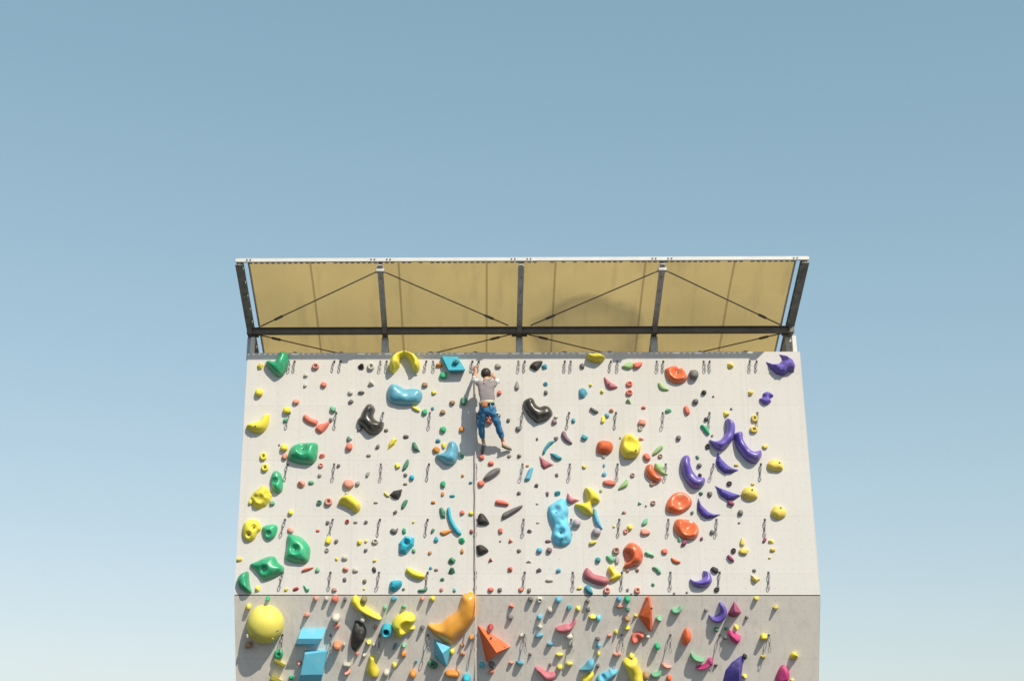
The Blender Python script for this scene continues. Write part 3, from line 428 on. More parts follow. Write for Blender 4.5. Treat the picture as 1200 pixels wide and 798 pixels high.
('relief','orange mussel-shaped hold on the overhang, pointed at the top','O',1,[(3.193,-0.867),(3.216,-0.771),(3.288,-0.675),(3.372,-0.782),(3.373,-0.931),(3.25,-1.038),(3.198,-0.953)],0.2,[],[],(0,0),0,0,'climbing_hold','round'),
('relief','blue jigsaw-shaped hold at the bottom with a deep notch','B2',1,[(1.451,-1.755),(1.524,-1.648),(1.69,-1.583),(1.742,-1.54),(1.887,-1.561),(1.857,-1.668),(1.732,-1.776),(1.608,-1.862),(1.483,-1.863)],0.14,[(1.583,-1.689,0.052,0.08)],[],(0,0),0,0,'climbing_hold','round'),
('relief','big yellow tongue-shaped hold at the bottom edge','Y',1,[(1.987,-1.377),(2.1,-1.302),(2.266,-1.312),(2.33,-1.484),(2.414,-1.676),(2.426,-1.805),(2.333,-1.913),(2.187,-1.849),(2.061,-1.57)],0.24,[],[],(0,0),1,0,'climbing_hold','round'),
('relief','mint green bracket-shaped hold at the bottom under a quickdraw','L2',1,[(2.575,-1.627),(2.71,-1.594),(2.776,-1.551),(2.783,-1.669),(2.69,-1.734),(2.586,-1.702)],0.12,[],[],(0,0),0,0,'climbing_hold','round'),
('relief','salmon wing-shaped hold above the mint bracket hold','S',1,[(2.782,-1.4),(2.897,-1.46),(3.002,-1.492),(2.898,-1.528),(2.814,-1.485)],0.08,[],[],(0,0),0,0,'climbing_hold','round'),
('relief','mint green saddle hold above the magenta twist hold','L2',1,[(3.379,-1.278),(3.389,-1.192),(3.493,-1.267),(3.66,-1.32),(3.598,-1.389),(3.453,-1.357)],0.16,[],[],(0,0),0,0,'climbing_hold','round'),
('relief','magenta twisted banana hold under the mint saddle hold','M2',1,[(3.487,-1.483),(3.6,-1.455),(3.693,-1.397),(3.744,-1.312),(3.806,-1.301),(3.838,-1.386),(3.787,-1.472),(3.684,-1.537),(3.539,-1.548)],0.14,[],[],(0,0),1,0,'climbing_hold','round'),
('relief','mint green bean hold right of the red blade hold','L2',1,[(2.967,-0.301),(2.998,-0.269),(3.091,-0.269),(3.173,-0.205),(3.198,-0.28),(3.133,-0.354),(3.009,-0.382)],0.12,[],[],(0,0),0,0,'climbing_hold','round'),
('relief','purple crescent hold on the overhang, horns up','P',1,[(3.744,-0.402),(3.827,-0.445),(3.929,-0.392),(3.974,-0.296),(3.947,-0.147),(4.03,-0.168),(4.104,-0.296),(4.095,-0.423),(4.014,-0.53),(3.89,-0.562),(3.786,-0.498)],0.16,[],[],(0,0),0,0,'climbing_hold','round'),
('relief','magenta tilted block hold on the overhang below the plum cone','M2',1,[(4.118,-0.781),(4.169,-0.717),(4.398,-0.844),(4.393,-0.93),(4.308,-1.026),(4.214,-0.951)],0.2,[],[],(0,0),0,1,'climbing_hold','round'),
('relief','magenta domed hold at the bottom right','M2',1,[(5.117,-1.763),(5.185,-1.548),(5.277,-1.452),(5.382,-1.548),(5.405,-1.698),(5.355,-1.784),(5.231,-1.816)],0.2,[],[],(0,0),0,0,'climbing_hold','round'),
('relief','big pale yellow dome volume with four small knobs, casting a long shadow','Y3',1,[(-4.968,-0.601),(-4.982,-0.704),(-5.022,-0.8),(-5.085,-0.882),(-5.166,-0.946),(-5.259,-0.986),(-5.359,-0.999),(-5.458,-0.986),(-5.55,-0.946),(-5.628,-0.883),(-5.688,-0.801),(-5.724,-0.705),(-5.736,-0.602),(-5.721,-0.499),(-5.68,-0.403),(-5.618,-0.321),(-5.537,-0.258),(-5.444,-0.218),(-5.344,-0.204),(-5.245,-0.218),(-5.154,-0.257),(-5.075,-0.32),(-5.016,-0.402),(-4.979,-0.498)],0.4,[],[],(0,0),0,0,'climbing_volume','dome'),
]
HULLS = [
('climbing_volume','flat teal slab volume with a dark knob, sticking out at the top edge','T',0,[(-1.77,5.141,0),(-1.406,5.14,0),(-1.251,4.819,0),(-1.57,4.778,0),(-1.744,5.11,0.14),(-1.399,5.097,0.14),(-1.227,4.776,0.22),(-1.593,4.767,0.22)],[]),
('climbing_volume','sky-blue wedge volume on the overhang, upper one of two','B2',1,[(-4.599,-0.695,0),(-4.096,-0.694,0),(-4.275,-1.049,0),(-4.757,-1.05,0),(-4.652,-0.828,0.26),(-4.153,-0.828,0.26),(-4.708,-0.952,0.24),(-4.234,-0.952,0.24),(-4.603,-0.69,0.05),(-4.101,-0.689,0.05)],[]),
('climbing_volume','long sky-blue box volume on the overhang, lower one of two','B2',1,[(-4.543,-1.157,0),(-4.06,-1.157,0),(-4.228,-1.891,0),(-4.712,-1.935,0),(-4.514,-1.134,0.32),(-4.059,-1.076,0.3),(-4.154,-1.553,0.34),(-4.601,-1.564,0.34),(-4.685,-1.818,0.2),(-4.215,-1.818,0.2)],[]),
('climbing_hold','blue faceted crystal hold under the orange swoop hold','B2',1,[(-1.879,-0.917,0),(-1.545,-1.078,0),(-1.578,-1.39,0),(-1.642,-1.53,0),(-1.881,-1.304,0),(-1.745,-1.034,0.32),(-1.551,-1.032,0.2),(-1.703,-1.095,0.36),(-1.626,-1.406,0.2)],[]),
('climbing_volume','orange-red triangular pyramid volume right of the rope','O',1,[(-0.988,-0.616,0),(-0.301,-1.077,0),(-0.813,-1.41,0),(-0.603,-1.049,0.46)],[(-0.709,-0.829,0.2),(-0.449,-1.045,0.14)]),
('climbing_hold','big orange-red blade-shaped hold hanging from the fold','O',1,[(2.452,-0.038,0),(2.535,0.005,0),(2.589,-0.314,0),(2.599,-0.741,0),(2.521,-0.763,0),(2.3,-0.421,0),(2.495,-0.011,0.16),(2.533,-0.261,0.24),(2.51,-0.409,0.24),(2.336,-0.377,0.14),(2.537,-0.681,0.12)],[(2.548,-0.21,0.2)]),
('climbing_hold','plum coloured cone volume on the overhang beside the purple moon','M',1,[(4.256,-0.117,0),(4.125,-0.377,0),(4.178,-0.452,0),(4.312,-0.462,0),(4.41,-0.356,0),(4.232,-0.264,0.26),(4.221,-0.218,0.24),(4.172,-0.315,0.2),(4.315,-0.293,0.2)],[]),
('climbing_hold','big indigo shark-fin hold at the bottom right','P2',1,[(4.032,-1.941,0),(4.041,-1.79,0),(4.09,-1.575,0),(4.222,-1.403,0),(4.428,-1.253,0),(4.466,-1.295,0),(4.411,-1.51,0),(4.407,-1.94,0),(4.345,-1.34,0.12),(4.343,-1.525,0.2),(4.348,-1.845,0.2)],[]),
('climbing_hold','yellow wedge block just below a green disc, upper one of two','Y3',1,[(-5.186,-1.33,0),(-4.947,-1.46,0),(-5.011,-1.542,0),(-5.198,-1.438,0),(-5.144,-1.293,0.14),(-4.937,-1.415,0.14),(-5.168,-1.35,0.13),(-4.981,-1.468,0.13)],[]),
('climbing_hold','yellow wedge block at the bottom left, lower one of two','Y3',1,[(-5.255,-1.676,0),(-5.005,-1.805,0),(-5.048,-1.892,0),(-5.289,-1.828,0),(-5.213,-1.637,0.14),(-4.995,-1.755,0.14),(-5.248,-1.737,0.13),(-5.029,-1.823,0.13)],[]),
]
# u, v, panel, width, height, depth, colour, shape, turn, label
SMALL = [
(-2.851,-0.703,1,0.209,0.236,0.3,'T','tube',0,0,'small teal tubular hold left of the yellow snail hold'),
(1.291,4.312,0,0.188,0.251,0.134,'B','facet',0,0,'small blue angular hold left of the pink half-shell hold'),
(-3.699,2.328,0,0.236,0.175,0.114,'S','blob',-15,0,'small salmon rounded hold above the yellow loaf hold'),
(3.682,4.714,0,0.205,0.212,0.16,'D','ball',0,0,'small dark grey ball-like hold right of the orange tilted dish hold'),
(-5.083,-1.229,1,0.181,0.172,0.099,'G','disc',0,0,'small green disc-shaped hold above the upper yellow wedge'),
(5.495,-1.266,1,0.182,0.167,0.211,'Y','facet',0,0,'small yellow angular hold above the magenta dome hold'),
(-1.912,-1.442,1,0.218,0.142,0.082,'G2','disc',-30,0,'small dark green disc-shaped hold below the blue crystal volume'),
(-1.494,-1.623,1,0.306,0.099,0.183,'O2','long',-8,0,'small orange slim hold below the blue crystal volume'),
(-3.87,-1.036,1,0.184,0.164,0.226,'S3','ball',0,0,'small peach ball-like hold right of the lower sky-blue box volume'),
(1.489,1.299,0,0.177,0.166,0.13,'V3','ball',0,0,'small grey-lilac ball-like hold below the blue fin hold'),
(1.794,2.348,0,0.234,0.122,0.079,'R','blob',-12,0,'small coral rounded hold left of the lower green leaf hold'),
(-1.213,-1.73,1,0.167,0.164,0.226,'T','ball',0,0,'small teal ball-like hold below the blue crystal volume'),
(-3.895,-0.46,1,0.176,0.154,0.213,'W','ball',0,0,'small white ball-like hold right of the upper sky-blue wedge volume'),
(-4.695,2.321,0,0.168,0.166,0.119,'S','facet',0,0,'small salmon angular hold right of the green egg hold'),
(1.086,1.491,0,0.165,0.163,0.127,'V3','ball',0,0,'small grey-lilac ball-like hold right of the big blue footprint hold'),
(-0.738,3.72,0,0.174,0.167,0.108,'R','blob',0,0,'small coral rounded hold left of the dull black kidney hold'),
(-1.852,3.052,0,0.181,0.156,0.111,'O2','facet',30,0,'small orange angular hold left of the blue boxing-glove hold'),
(-1.513,0.504,0,0.163,0.155,0.111,'G2','facet',0,0,'small dark green angular hold right of the yellow bar hold'),
(-3.278,4.538,0,0.158,0.184,0.103,'W','tri',0,0,'small white three-sided hold left of the big blue bean hold'),
(-4.105,1.939,0,0.158,0.165,0.086,'S','ring',0,0,'small salmon ring-shaped hold left of the yellow loaf hold'),
(-1.514,0.706,0,0.155,0.156,0.111,'G2','facet',0,0,'small dark green angular hold below the teal banana hold'),
(-5.682,4.334,0,0.163,0.165,0.127,'Y','ball',0,0,'small yellow ball-like hold above the yellow saddle hold'),
(-1.272,4.13,0,0.144,0.182,0.094,'G2','blob',0,0,'small dark green rounded hold below the teal plate volume'),
(3.763,-1.415,1,0.137,0.172,0.173,'M2','facet',0,0,'small magenta angular hold right of the magenta twist hold'),
(4.865,-0.865,1,0.149,0.15,0.189,'Y','facet',0,0,'small yellow angular hold right of the magenta block hold'),
(-1.716,4.715,0,0.176,0.143,0.093,'G','blob',-15,0,'small green rounded hold below the teal plate volume'),
(-5.477,2.674,0,0.142,0.163,0.078,'Y','ring',0,0,'lower of two: small yellow ring-shaped hold above the green egg hold'),
(2.491,4.935,0,0.184,0.134,0.087,'R','blob',10,0,'small coral rounded hold right of the pale green leaf hold'),
(2.489,1.3,0,0.189,0.115,0.075,'S','blob',0,0,'small salmon rounded hold below the mint twisted hold'),
(-1.312,1.122,0,0.143,0.149,0.103,'G','facet',0,0,'small green angular hold below the teal banana hold'),
(-5.066,3.931,0,0.158,0.15,0.117,'Y','ball',0,0,'small yellow ball-like hold left of the coral sausage hold'),
(-3.281,4.917,0,0.146,0.167,0.08,'W','ring',0,0,'small white ring-shaped hold left of the big yellow arch hold'),
(4.505,0.906,0,0.184,0.114,0.074,'Y2','blob',0,0,'small pale yellow rounded hold above the yellow gem hold'),
(-5.522,2.922,0,0.134,0.169,0.073,'Y','ring',0,0,'upper of two: small yellow ring-shaped hold above the green egg hold'),
(4.891,3.49,0,0.163,0.139,0.076,'Y2','ring',0,0,'small pale yellow ring-shaped hold above the upper purple banana hold'),
(-5.091,3.107,0,0.147,0.152,0.115,'Y','ball',0,0,'small yellow ball-like hold left of the big green drum hold'),
(4.486,4.923,0,0.14,0.166,0.1,'Y2','facet',0,0,'small pale yellow angular hold left of the big purple bow-tie hold'),
(-3.701,3.128,0,0.139,0.16,0.108,'R','ball',0,0,'small coral ball-like hold below the shiny black kidney hold'),
(1.881,0.913,0,0.138,0.143,0.076,'S2','ring',0,0,'small pinkish beige ring-shaped hold above the green lemon hold'),
(-2.315,-1.637,1,0.134,0.151,0.185,'O2','ball',0,0,'small orange ball-like hold left of the blue crystal volume'),
(2.593,2.894,0,0.133,0.159,0.086,'R','blob',25,0,'small coral rounded hold left of the slanted green leaf hold'),
(-5.693,-1.028,1,0.155,0.129,0.178,'N2','ball',0,0,'small tan ball-like hold below the big yellow dome volume'),
(-3.492,4.918,0,0.15,0.151,0.107,'K','facet',0,0,'small black angular hold left of the big yellow arch hold'),
(3.5,3.931,0,0.113,0.19,0.073,'R','blob',15,0,'small coral rounded hold above the small green block hold'),
(2.53,3.666,0,0.169,0.126,0.082,'S','blob',-15,0,'small salmon rounded hold above the big yellow barrel hold'),
(-5.692,4.932,0,0.137,0.163,0.098,'Y','facet',0,0,'small yellow angular hold left of the big green heart-shaped hold'),
(2.467,-1.661,1,0.129,0.151,0.178,'N2','ball',0,0,'small tan ball-like hold right of the big yellow tongue hold'),
(-4.079,1.125,0,0.114,0.17,0.074,'Y','blob',-20,0,'small yellow rounded hold right of the big green shoe hold'),
(4.327,3.84,0,0.147,0.14,0.1,'Y2','facet',0,0,'small pale yellow angular hold above the purple horned moon hold'),
(-3.885,-0.643,1,0.147,0.129,0.163,'S','facet',0,0,'small salmon angular hold right of the upper sky-blue wedge volume'),
(4.92,3.737,0,0.125,0.162,0.068,'Y2','ring',0,0,'small pale yellow ring-shaped hold below the small purple propeller hold'),
(-5.502,0.131,0,0.134,0.133,0.095,'Y3','facet',0,0,'small light yellow angular hold right of the green half-shell hold'),
(-4.486,4.925,0,0.15,0.139,0.076,'S','ring',0,0,'small salmon ring-shaped hold right of the big green heart-shaped hold'),
(-1.8,4.945,0,0.154,0.134,0.096,'O2','facet',0,0,'small orange angular hold left of the teal plate volume'),
(-0.121,-1.423,1,0.163,0.112,0.116,'B','half',-15,0,'small blue half-moon hold left of the lower plum boomerang hold'),
(1.875,-1.244,1,0.175,0.103,0.107,'S','half',0,0,'small salmon half-moon hold above the big yellow tongue hold'),
(3.103,3.918,0,0.16,0.122,0.087,'L2','facet',0,0,'small mint angular hold below the pale green crescent hold'),
(1.665,0.099,0,0.133,0.128,0.07,'S','ring',0,0,'small salmon ring-shaped hold below the big pink cushion hold'),
(-3.306,-0.07,1,0.125,0.141,0.173,'N','ball',0,0,'small olive ball-like hold above the long yellow club hold'),
(-2.509,-1.238,1,0.126,0.142,0.159,'O2','facet',0,0,'small orange angular hold right of the teal scrap hold'),
(-0.121,4.497,0,0.101,0.197,0.059,'D2','tear',0,0,'small light grey drop-shaped hold above the dull black kidney hold'),
(4.881,4.31,0,0.13,0.146,0.093,'Y2','facet',0,0,'small pale yellow angular hold left of the small purple propeller hold'),
(2.721,-0.479,1,0.133,0.128,0.162,'L2','facet',0,0,'small mint angular hold right of the red blade hold'),
(3.887,0.515,0,0.158,0.104,0.068,'K','blob',-22,0,'small black rounded hold right of the purple fat moon hold'),
(-3.712,0.523,0,0.134,0.122,0.087,'S','facet',0,0,'small salmon angular hold above the long yellow club hold'),
(-0.714,-0.658,1,0.121,0.137,0.153,'R2','facet',0,0,'small crimson angular hold above the orange triangular volume'),
(1.361,-0.45,1,0.154,0.107,0.135,'Y3','facet',0,0,'small light yellow angular hold right of the upper plum boomerang hold'),
(0.281,-0.853,1,0.175,0.094,0.098,'B','half',15,0,'small blue half-moon hold left of the upper plum boomerang hold'),
(4.488,1.104,0,0.096,0.169,0.056,'Y2','tear',0,0,'small pale yellow drop-shaped hold above the yellow gem hold'),
(0.476,4.905,0,0.127,0.143,0.091,'B','facet',0,0,'small blue angular hold right of the dark grey shield hold'),
(0.694,2.116,0,0.14,0.117,0.084,'T2','facet',0,0,'small deep teal angular hold above the big blue footprint hold'),
(2.267,4.124,0,0.126,0.136,0.082,'L','tri',0,0,'small pale green three-sided hold below the pink half-shell hold'),
(-3.729,0.738,0,0.126,0.122,0.072,'W','half',0,0,'small white half-moon hold right of the coral lens hold'),
(-0.305,0.527,0,0.121,0.126,0.087,'R','facet',0,0,'small coral angular hold right of the lower black cone hold'),
(2.287,0.1,0,0.116,0.128,0.063,'S','ring',0,0,'small salmon ring-shaped hold above the red blade hold'),
(-3.903,-0.063,1,0.13,0.12,0.138,'R','blob',0,0,'small coral rounded hold left of the long yellow club hold'),
(2.286,4.315,0,0.139,0.123,0.067,'R','ring',0,0,'lower of two: small coral ring-shaped hold right of the pink half-shell hold'),
(-3.672,-1.611,1,0.134,0.117,0.147,'S','facet',0,0,'small salmon angular hold left of the yellow pear hold'),
(-0.688,-1.443,1,0.134,0.116,0.134,'D','blob',0,0,'small dark grey rounded hold below the orange triangular volume'),
(-1.7,3.512,0,0.126,0.13,0.082,'G','blob',0,0,'small green rounded hold above the blue boxing-glove hold'),
(-3.336,-0.477,1,0.121,0.124,0.167,'W','ball',0,0,'small white ball-like hold above the black teardrop hold'),
(2.69,-1.048,1,0.121,0.124,0.166,'G','ball',0,0,'small green ball-like hold right of the coral scoop hold'),
(0.896,-1.445,1,0.146,0.103,0.107,'Y3','half',0,0,'small light yellow half-moon hold left of the blue shell hold'),
(2.075,-0.473,1,0.129,0.115,0.159,'N2','ball',0,0,'small tan ball-like hold left of the red blade hold'),
(0.694,-1.253,1,0.158,0.095,0.098,'Y3','half',0,0,'small light yellow half-moon hold above the lower plum boomerang hold'),
(-0.905,2.329,0,0.137,0.114,0.074,'R','blob',25,0,'small coral rounded hold left of the grey pear hold'),
(-4.079,3.963,0,0.127,0.127,0.082,'L2','blob',0,0,'small mint rounded hold above the coral wedge hold'),
(-5.078,2.927,0,0.117,0.133,0.076,'S','blob',0,0,'small salmon rounded hold left of the big green drum hold'),
(-2.863,-1.614,1,0.126,0.117,0.161,'W','ball',0,0,'small white ball-like hold right of the yellow pear hold'),
(-4.88,4.134,0,0.136,0.119,0.077,'S','blob',0,0,'small salmon rounded hold above the coral sausage hold'),
(1.298,3.325,0,0.134,0.116,0.075,'T2','blob',-30,0,'small deep teal rounded hold right of the mauve crescent hold'),
(2.294,4.514,0,0.14,0.115,0.063,'R','ring',0,0,'upper of two: small coral ring-shaped hold right of the pink half-shell hold'),
(-4.279,2.926,0,0.138,0.111,0.079,'R','facet',25,0,'small coral angular hold right of the big green drum hold'),
(-3.105,1.105,0,0.135,0.106,0.058,'W','ring',0,0,'small white ring-shaped hold left of the grey heart hold'),
(0.49,0.287,0,0.167,0.083,0.049,'W','half',0,0,'small white half-moon hold left of the big pink cushion hold'),
(-3.431,1.088,0,0.114,0.123,0.082,'Y','facet',0,0,'small yellow angular hold below the yellow loaf hold'),
(-2.693,-0.067,1,0.121,0.115,0.146,'B','facet',0,0,'small blue angular hold below the teal egg hold'),
(-1.909,-0.067,1,0.121,0.115,0.146,'Y','facet',0,0,'small yellow angular hold below the dark curved hold'),
(0.284,-0.449,1,0.121,0.115,0.146,'B','facet',0,0,'small blue angular hold left of the upper plum boomerang hold'),
(4.224,0.755,0,0.179,0.076,0.079,'M','long',-52,0,'small plum slim hold right of the purple fat moon hold'),
(-5.731,1.954,0,0.094,0.152,0.061,'Y3','blob',-20,0,'small light yellow rounded hold left of the yellow ridged hold'),
(-1.704,2.32,0,0.103,0.14,0.067,'G','blob',15,0,'small green rounded hold below the blue boxing-glove hold'),
(5.093,1.102,0,0.134,0.102,0.073,'Y3','facet',0,0,'small light yellow angular hold below the lower yellow cheese hold'),
(-0.694,2.746,0,0.125,0.115,0.067,'R','half',0,0,'small coral half-moon hold above the grey pear hold'),
(0.669,-0.075,1,0.12,0.111,0.153,'B','ball',0,0,'small blue ball-like hold above the upper plum boomerang hold'),
(-4.493,-0.418,1,0.126,0.107,0.136,'S','facet',0,0,'small salmon angular hold above the upper sky-blue wedge volume'),
(2.169,-1.263,1,0.129,0.103,0.13,'Y3','facet',0,0,'small light yellow angular hold above the big yellow tongue hold'),
(2.483,3.295,0,0.138,0.102,0.067,'S','tri',0,0,'small salmon three-sided hold right of the big yellow barrel hold'),
(0.301,0.922,0,0.113,0.114,0.088,'B','ball',0,0,'small blue ball-like hold below the big blue footprint hold'),
(0.502,0.922,0,0.113,0.114,0.088,'V2','ball',0,0,'small mauve ball-like hold below the big blue footprint hold'),
(2.069,-0.067,1,0.112,0.115,0.129,'G','blob',0,0,'small green rounded hold left of the red blade hold'),
(-4.882,1.34,0,0.14,0.094,0.061,'S','blob',-25,0,'small salmon rounded hold above the big green shoe hold'),
(-2.109,3.897,0,0.109,0.131,0.071,'G','blob',0,0,'small green rounded hold right of the big blue bean hold'),
(3.691,4.114,0,0.126,0.113,0.088,'D','ball',0,0,'small dark grey ball-like hold below the orange tilted dish hold'),
(-4.832,-1.74,1,0.122,0.108,0.137,'G','facet',0,0,'small green angular hold right of the lower yellow wedge'),
(-2.695,-1.456,1,0.122,0.108,0.136,'Y3','facet',0,0,'small light yellow angular hold below the teal scrap hold'),
(1.922,-0.233,1,0.166,0.077,0.079,'S','half',0,0,'small salmon half-moon hold left of the red blade hold'),
(1.512,3.923,0,0.195,0.072,0.075,'D','long',-32,0,'small dark grey slim hold below the pink half-shell hold'),
(1.394,1.082,0,0.176,0.072,0.075,'Y3','long',25,0,'small light yellow slim hold below the blue fin hold'),
(-1.302,1.711,0,0.115,0.112,0.08,'R','facet',0,0,'small coral angular hold above the teal banana hold'),
(-1.315,3.513,0,0.108,0.126,0.07,'O2','blob',0,0,'small orange rounded hold above the blue boxing-glove hold'),
(-3.224,-0.984,1,0.117,0.107,0.136,'Y3','facet',0,0,'small light yellow angular hold right of the black teardrop hold'),
(1.708,3.722,0,0.087,0.158,0.056,'Y','blob',-10,0,'small yellow rounded hold above the orange tomato hold'),
(1.891,0.715,0,0.084,0.147,0.054,'V3','blob',0,0,'small grey-lilac rounded hold right of the green lemon hold'),
(-4.485,2.34,0,0.125,0.105,0.061,'L2','half',0,0,'small mint half-moon hold below the big green drum hold'),
(3.203,1.134,0,0.101,0.123,0.072,'L2','facet',0,0,'small mint angular hold below the big orange lower dish hold'),
(0.892,-0.244,1,0.12,0.102,0.13,'T2','facet',0,0,'small deep teal angular hold above the upper plum boomerang hold'),
(2.885,0.903,0,0.126,0.097,0.063,'R','blob',10,0,'small coral rounded hold left of the orange smile hold'),
(-4.295,4.517,0,0.119,0.115,0.075,'R','blob',0,0,'small coral rounded hold above the coral sausage hold'),
(-0.299,1.118,0,0.114,0.106,0.069,'R','tri',0,0,'small coral three-sided hold below the long grey spear hold'),
(4.494,1.708,0,0.105,0.116,0.082,'D','ball',0,0,'small dark grey ball-like hold below the middle purple wedge hold'),
(-0.703,-1.608,1,0.113,0.108,0.112,'R','half',0,0,'small coral half-moon hold below the orange triangular volume'),
(4.3,-0.661,1,0.104,0.115,0.131,'Y','facet',0,0,'small yellow angular hold above the magenta block hold'),
(-0.897,-1.446,1,0.117,0.103,0.119,'B','blob',0,0,'small blue rounded hold below the orange triangular volume'),
(-5.91,0.714,0,0.127,0.093,0.054,'Y2','half',20,0,'tiny pale yellow half-moon hold left of the big green shield hold'),
(0.5,-1.029,1,0.129,0.09,0.093,'B','half',0,0,'tiny blue half-moon hold below the upper plum boomerang hold'),
(0.666,3.678,0,0.108,0.117,0.07,'V2','blob',0,0,'tiny mauve rounded hold right of the dull black kidney hold'),
(1.502,0.723,0,0.105,0.109,0.082,'T2','ball',0,0,'tiny deep teal ball-like hold left of the green lemon hold'),
(4.307,1.902,0,0.161,0.073,0.076,'M','long',-28,0,'tiny plum slim hold below the middle purple wedge hold'),
(-1.839,1.158,0,0.097,0.119,0.057,'T','tear',0,0,'tiny teal drop-shaped hold left of the orange leaf hold'),
(-5.682,-0.234,1,0.117,0.099,0.113,'Y3','blob',0,0,'tiny light yellow rounded hold above the big yellow dome volume'),
(-4.666,-1.418,1,0.118,0.099,0.126,'S','facet',0,0,'tiny salmon angular hold left of the lower sky-blue box volume'),
(2.078,-0.677,1,0.12,0.094,0.119,'Y','facet',0,0,'tiny yellow angular hold left of the coral scoop hold'),
(-0.523,4.928,0,0.132,0.097,0.063,'D2','blob',0,0,'tiny light grey rounded hold left of the dark grey shield hold'),
(-2.671,2.716,0,0.09,0.132,0.059,'Y','blob',15,0,'tiny yellow rounded hold left of the slim green leaf hold'),
(2.182,1.399,0,0.105,0.107,0.082,'Y','ball',0,0,'tiny yellow ball-like hold left of the mint twisted hold'),
(-0.718,0.718,0,0.105,0.105,0.068,'R2','tri',0,0,'tiny crimson three-sided hold below the lower black cone hold'),
(-0.709,0.115,0,0.104,0.104,0.067,'R','blob',0,0,'tiny coral rounded hold right of the big orange swoop hold'),
(0.491,4.516,0,0.114,0.11,0.079,'B','facet',0,0,'tiny blue angular hold below the dark grey shield hold'),
(0.286,0.514,0,0.109,0.1,0.072,'D','facet',0,0,'tiny dark grey angular hold below the big blue footprint hold'),
(1.074,-0.274,1,0.1,0.111,0.126,'Y3','facet',0,0,'tiny light yellow angular hold above the upper plum boomerang hold'),
(5.101,0.914,0,0.113,0.097,0.057,'Y2','half',0,0,'tiny pale yellow half-moon hold above the yellow gem hold'),
(0.285,-0.079,1,0.112,0.098,0.095,'W','ring',0,0,'tiny white ring-shaped hold left of the upper plum boomerang hold'),
(-0.297,-0.233,1,0.112,0.098,0.124,'R','facet',0,0,'tiny coral angular hold right of the big orange swoop hold'),
(5.1,-0.25,1,0.112,0.098,0.124,'Y2','facet',0,0,'tiny pale yellow angular hold below the yellow gem hold'),
(0.291,-0.658,1,0.117,0.094,0.119,'W','facet',0,0,'tiny white angular hold left of the upper plum boomerang hold'),
(-2.105,4.507,0,0.11,0.11,0.071,'N2','blob',0,0,'upper of two: tiny tan rounded hold right of the big blue bean hold'),
(-1.512,4.104,0,0.109,0.109,0.071,'N2','blob',0,0,'tiny tan rounded hold below the teal plate volume'),
(1.891,3.918,0,0.108,0.108,0.078,'S','facet',0,0,'tiny salmon angular hold below the pink half-shell hold'),
(-2.362,2.461,0,0.103,0.11,0.08,'T','ball',0,0,'tiny teal ball-like hold below the slim green leaf hold'),
(0.686,0.508,0,0.104,0.1,0.072,'B','facet',0,0,'tiny blue angular hold left of the big pink cushion hold'),
(-1.114,-0.876,1,0.104,0.103,0.13,'O2','facet',0,0,'tiny orange angular hold right of the big orange swoop hold'),
(-2.5,-1.039,1,0.109,0.099,0.125,'L2','facet',0,0,'tiny mint angular hold right of the teal scrap hold'),
(-3.681,-1.441,1,0.147,0.073,0.135,'W','long',0,0,'tiny white slim hold below the black teardrop hold'),
(1.694,2.524,0,0.094,0.118,0.067,'B','facet',0,0,'tiny blue angular hold left of the lower green leaf hold'),
(0.488,2.111,0,0.094,0.117,0.067,'V2','facet',0,0,'tiny mauve angular hold above the big blue footprint hold'),
(-4.285,0.529,0,0.093,0.113,0.054,'L2','tear',0,0,'tiny mint drop-shaped hold right of the coral lens hold'),
(-1.299,-1.241,1,0.113,0.095,0.098,'S3','half',0,0,'tiny peach half-moon hold right of the blue crystal volume'),
(1.491,-0.467,1,0.091,0.115,0.105,'B2','blob',0,0,'tiny sky-blue rounded hold right of the upper plum boomerang hold'),
(1.493,-1.05,1,0.112,0.094,0.119,'B','facet',0,0,'tiny blue angular hold above the blue shell hold'),
(0.901,-0.852,1,0.117,0.09,0.103,'W','blob',0,0,'tiny white rounded hold below the upper plum boomerang hold'),
(-2.5,3.338,0,0.126,0.089,0.052,'D','half',0,0,'tiny dark grey half-moon hold left of the green fin hold'),
(-4.893,1.714,0,0.102,0.104,0.08,'Y','ball',0,0,'tiny yellow ball-like hold right of the small green acorn hold'),
(-4.299,1.927,0,0.103,0.104,0.056,'G2','ring',0,0,'tiny dark green ring-shaped hold left of the yellow loaf hold'),
(-0.893,2.901,0,0.108,0.102,0.066,'R','blob',0,0,'tiny coral rounded hold above the grey pear hold'),
(3.289,3.314,0,0.099,0.111,0.077,'D','ball',0,0,'tiny dark grey ball-like hold right of the slanted green leaf hold'),
(4.298,0.914,0,0.096,0.105,0.052,'K','ring',0,0,'tiny black ring-shaped hold above the yellow gem hold'),
(-1.513,-1.165,1,0.096,0.107,0.133,'Y','ball',0,0,'tiny yellow ball-like hold right of the blue crystal volume'),
(-2.497,-0.241,1,0.109,0.094,0.119,'L2','facet',0,0,'tiny mint angular hold above the yellow snail hold'),
(5.103,3.121,0,0.128,0.084,0.055,'Y2','blob',0,0,'tiny pale yellow rounded hold right of the upper purple banana hold'),
(-4.715,0.112,0,0.126,0.079,0.046,'R2','half',20,0,'tiny crimson half-moon hold left of the green tick hold'),
(0.074,0.69,0,0.126,0.08,0.052,'W','tri',0,0,'tiny white three-sided hold below the big blue footprint hold'),
(4.487,-1.689,1,0.112,0.09,0.114,'Y3','facet',0,0,'tiny light yellow angular hold right of the big indigo fin hold'),
(-1.718,3.897,0,0.109,0.102,0.066,'N2','blob',0,0,'lower of two: tiny tan rounded hold right of the big blue bean hold'),
(-2.296,3.971,0,0.185,0.059,0.061,'Y','long',-28,0,'tiny yellow slim hold below the big blue bean hold'),
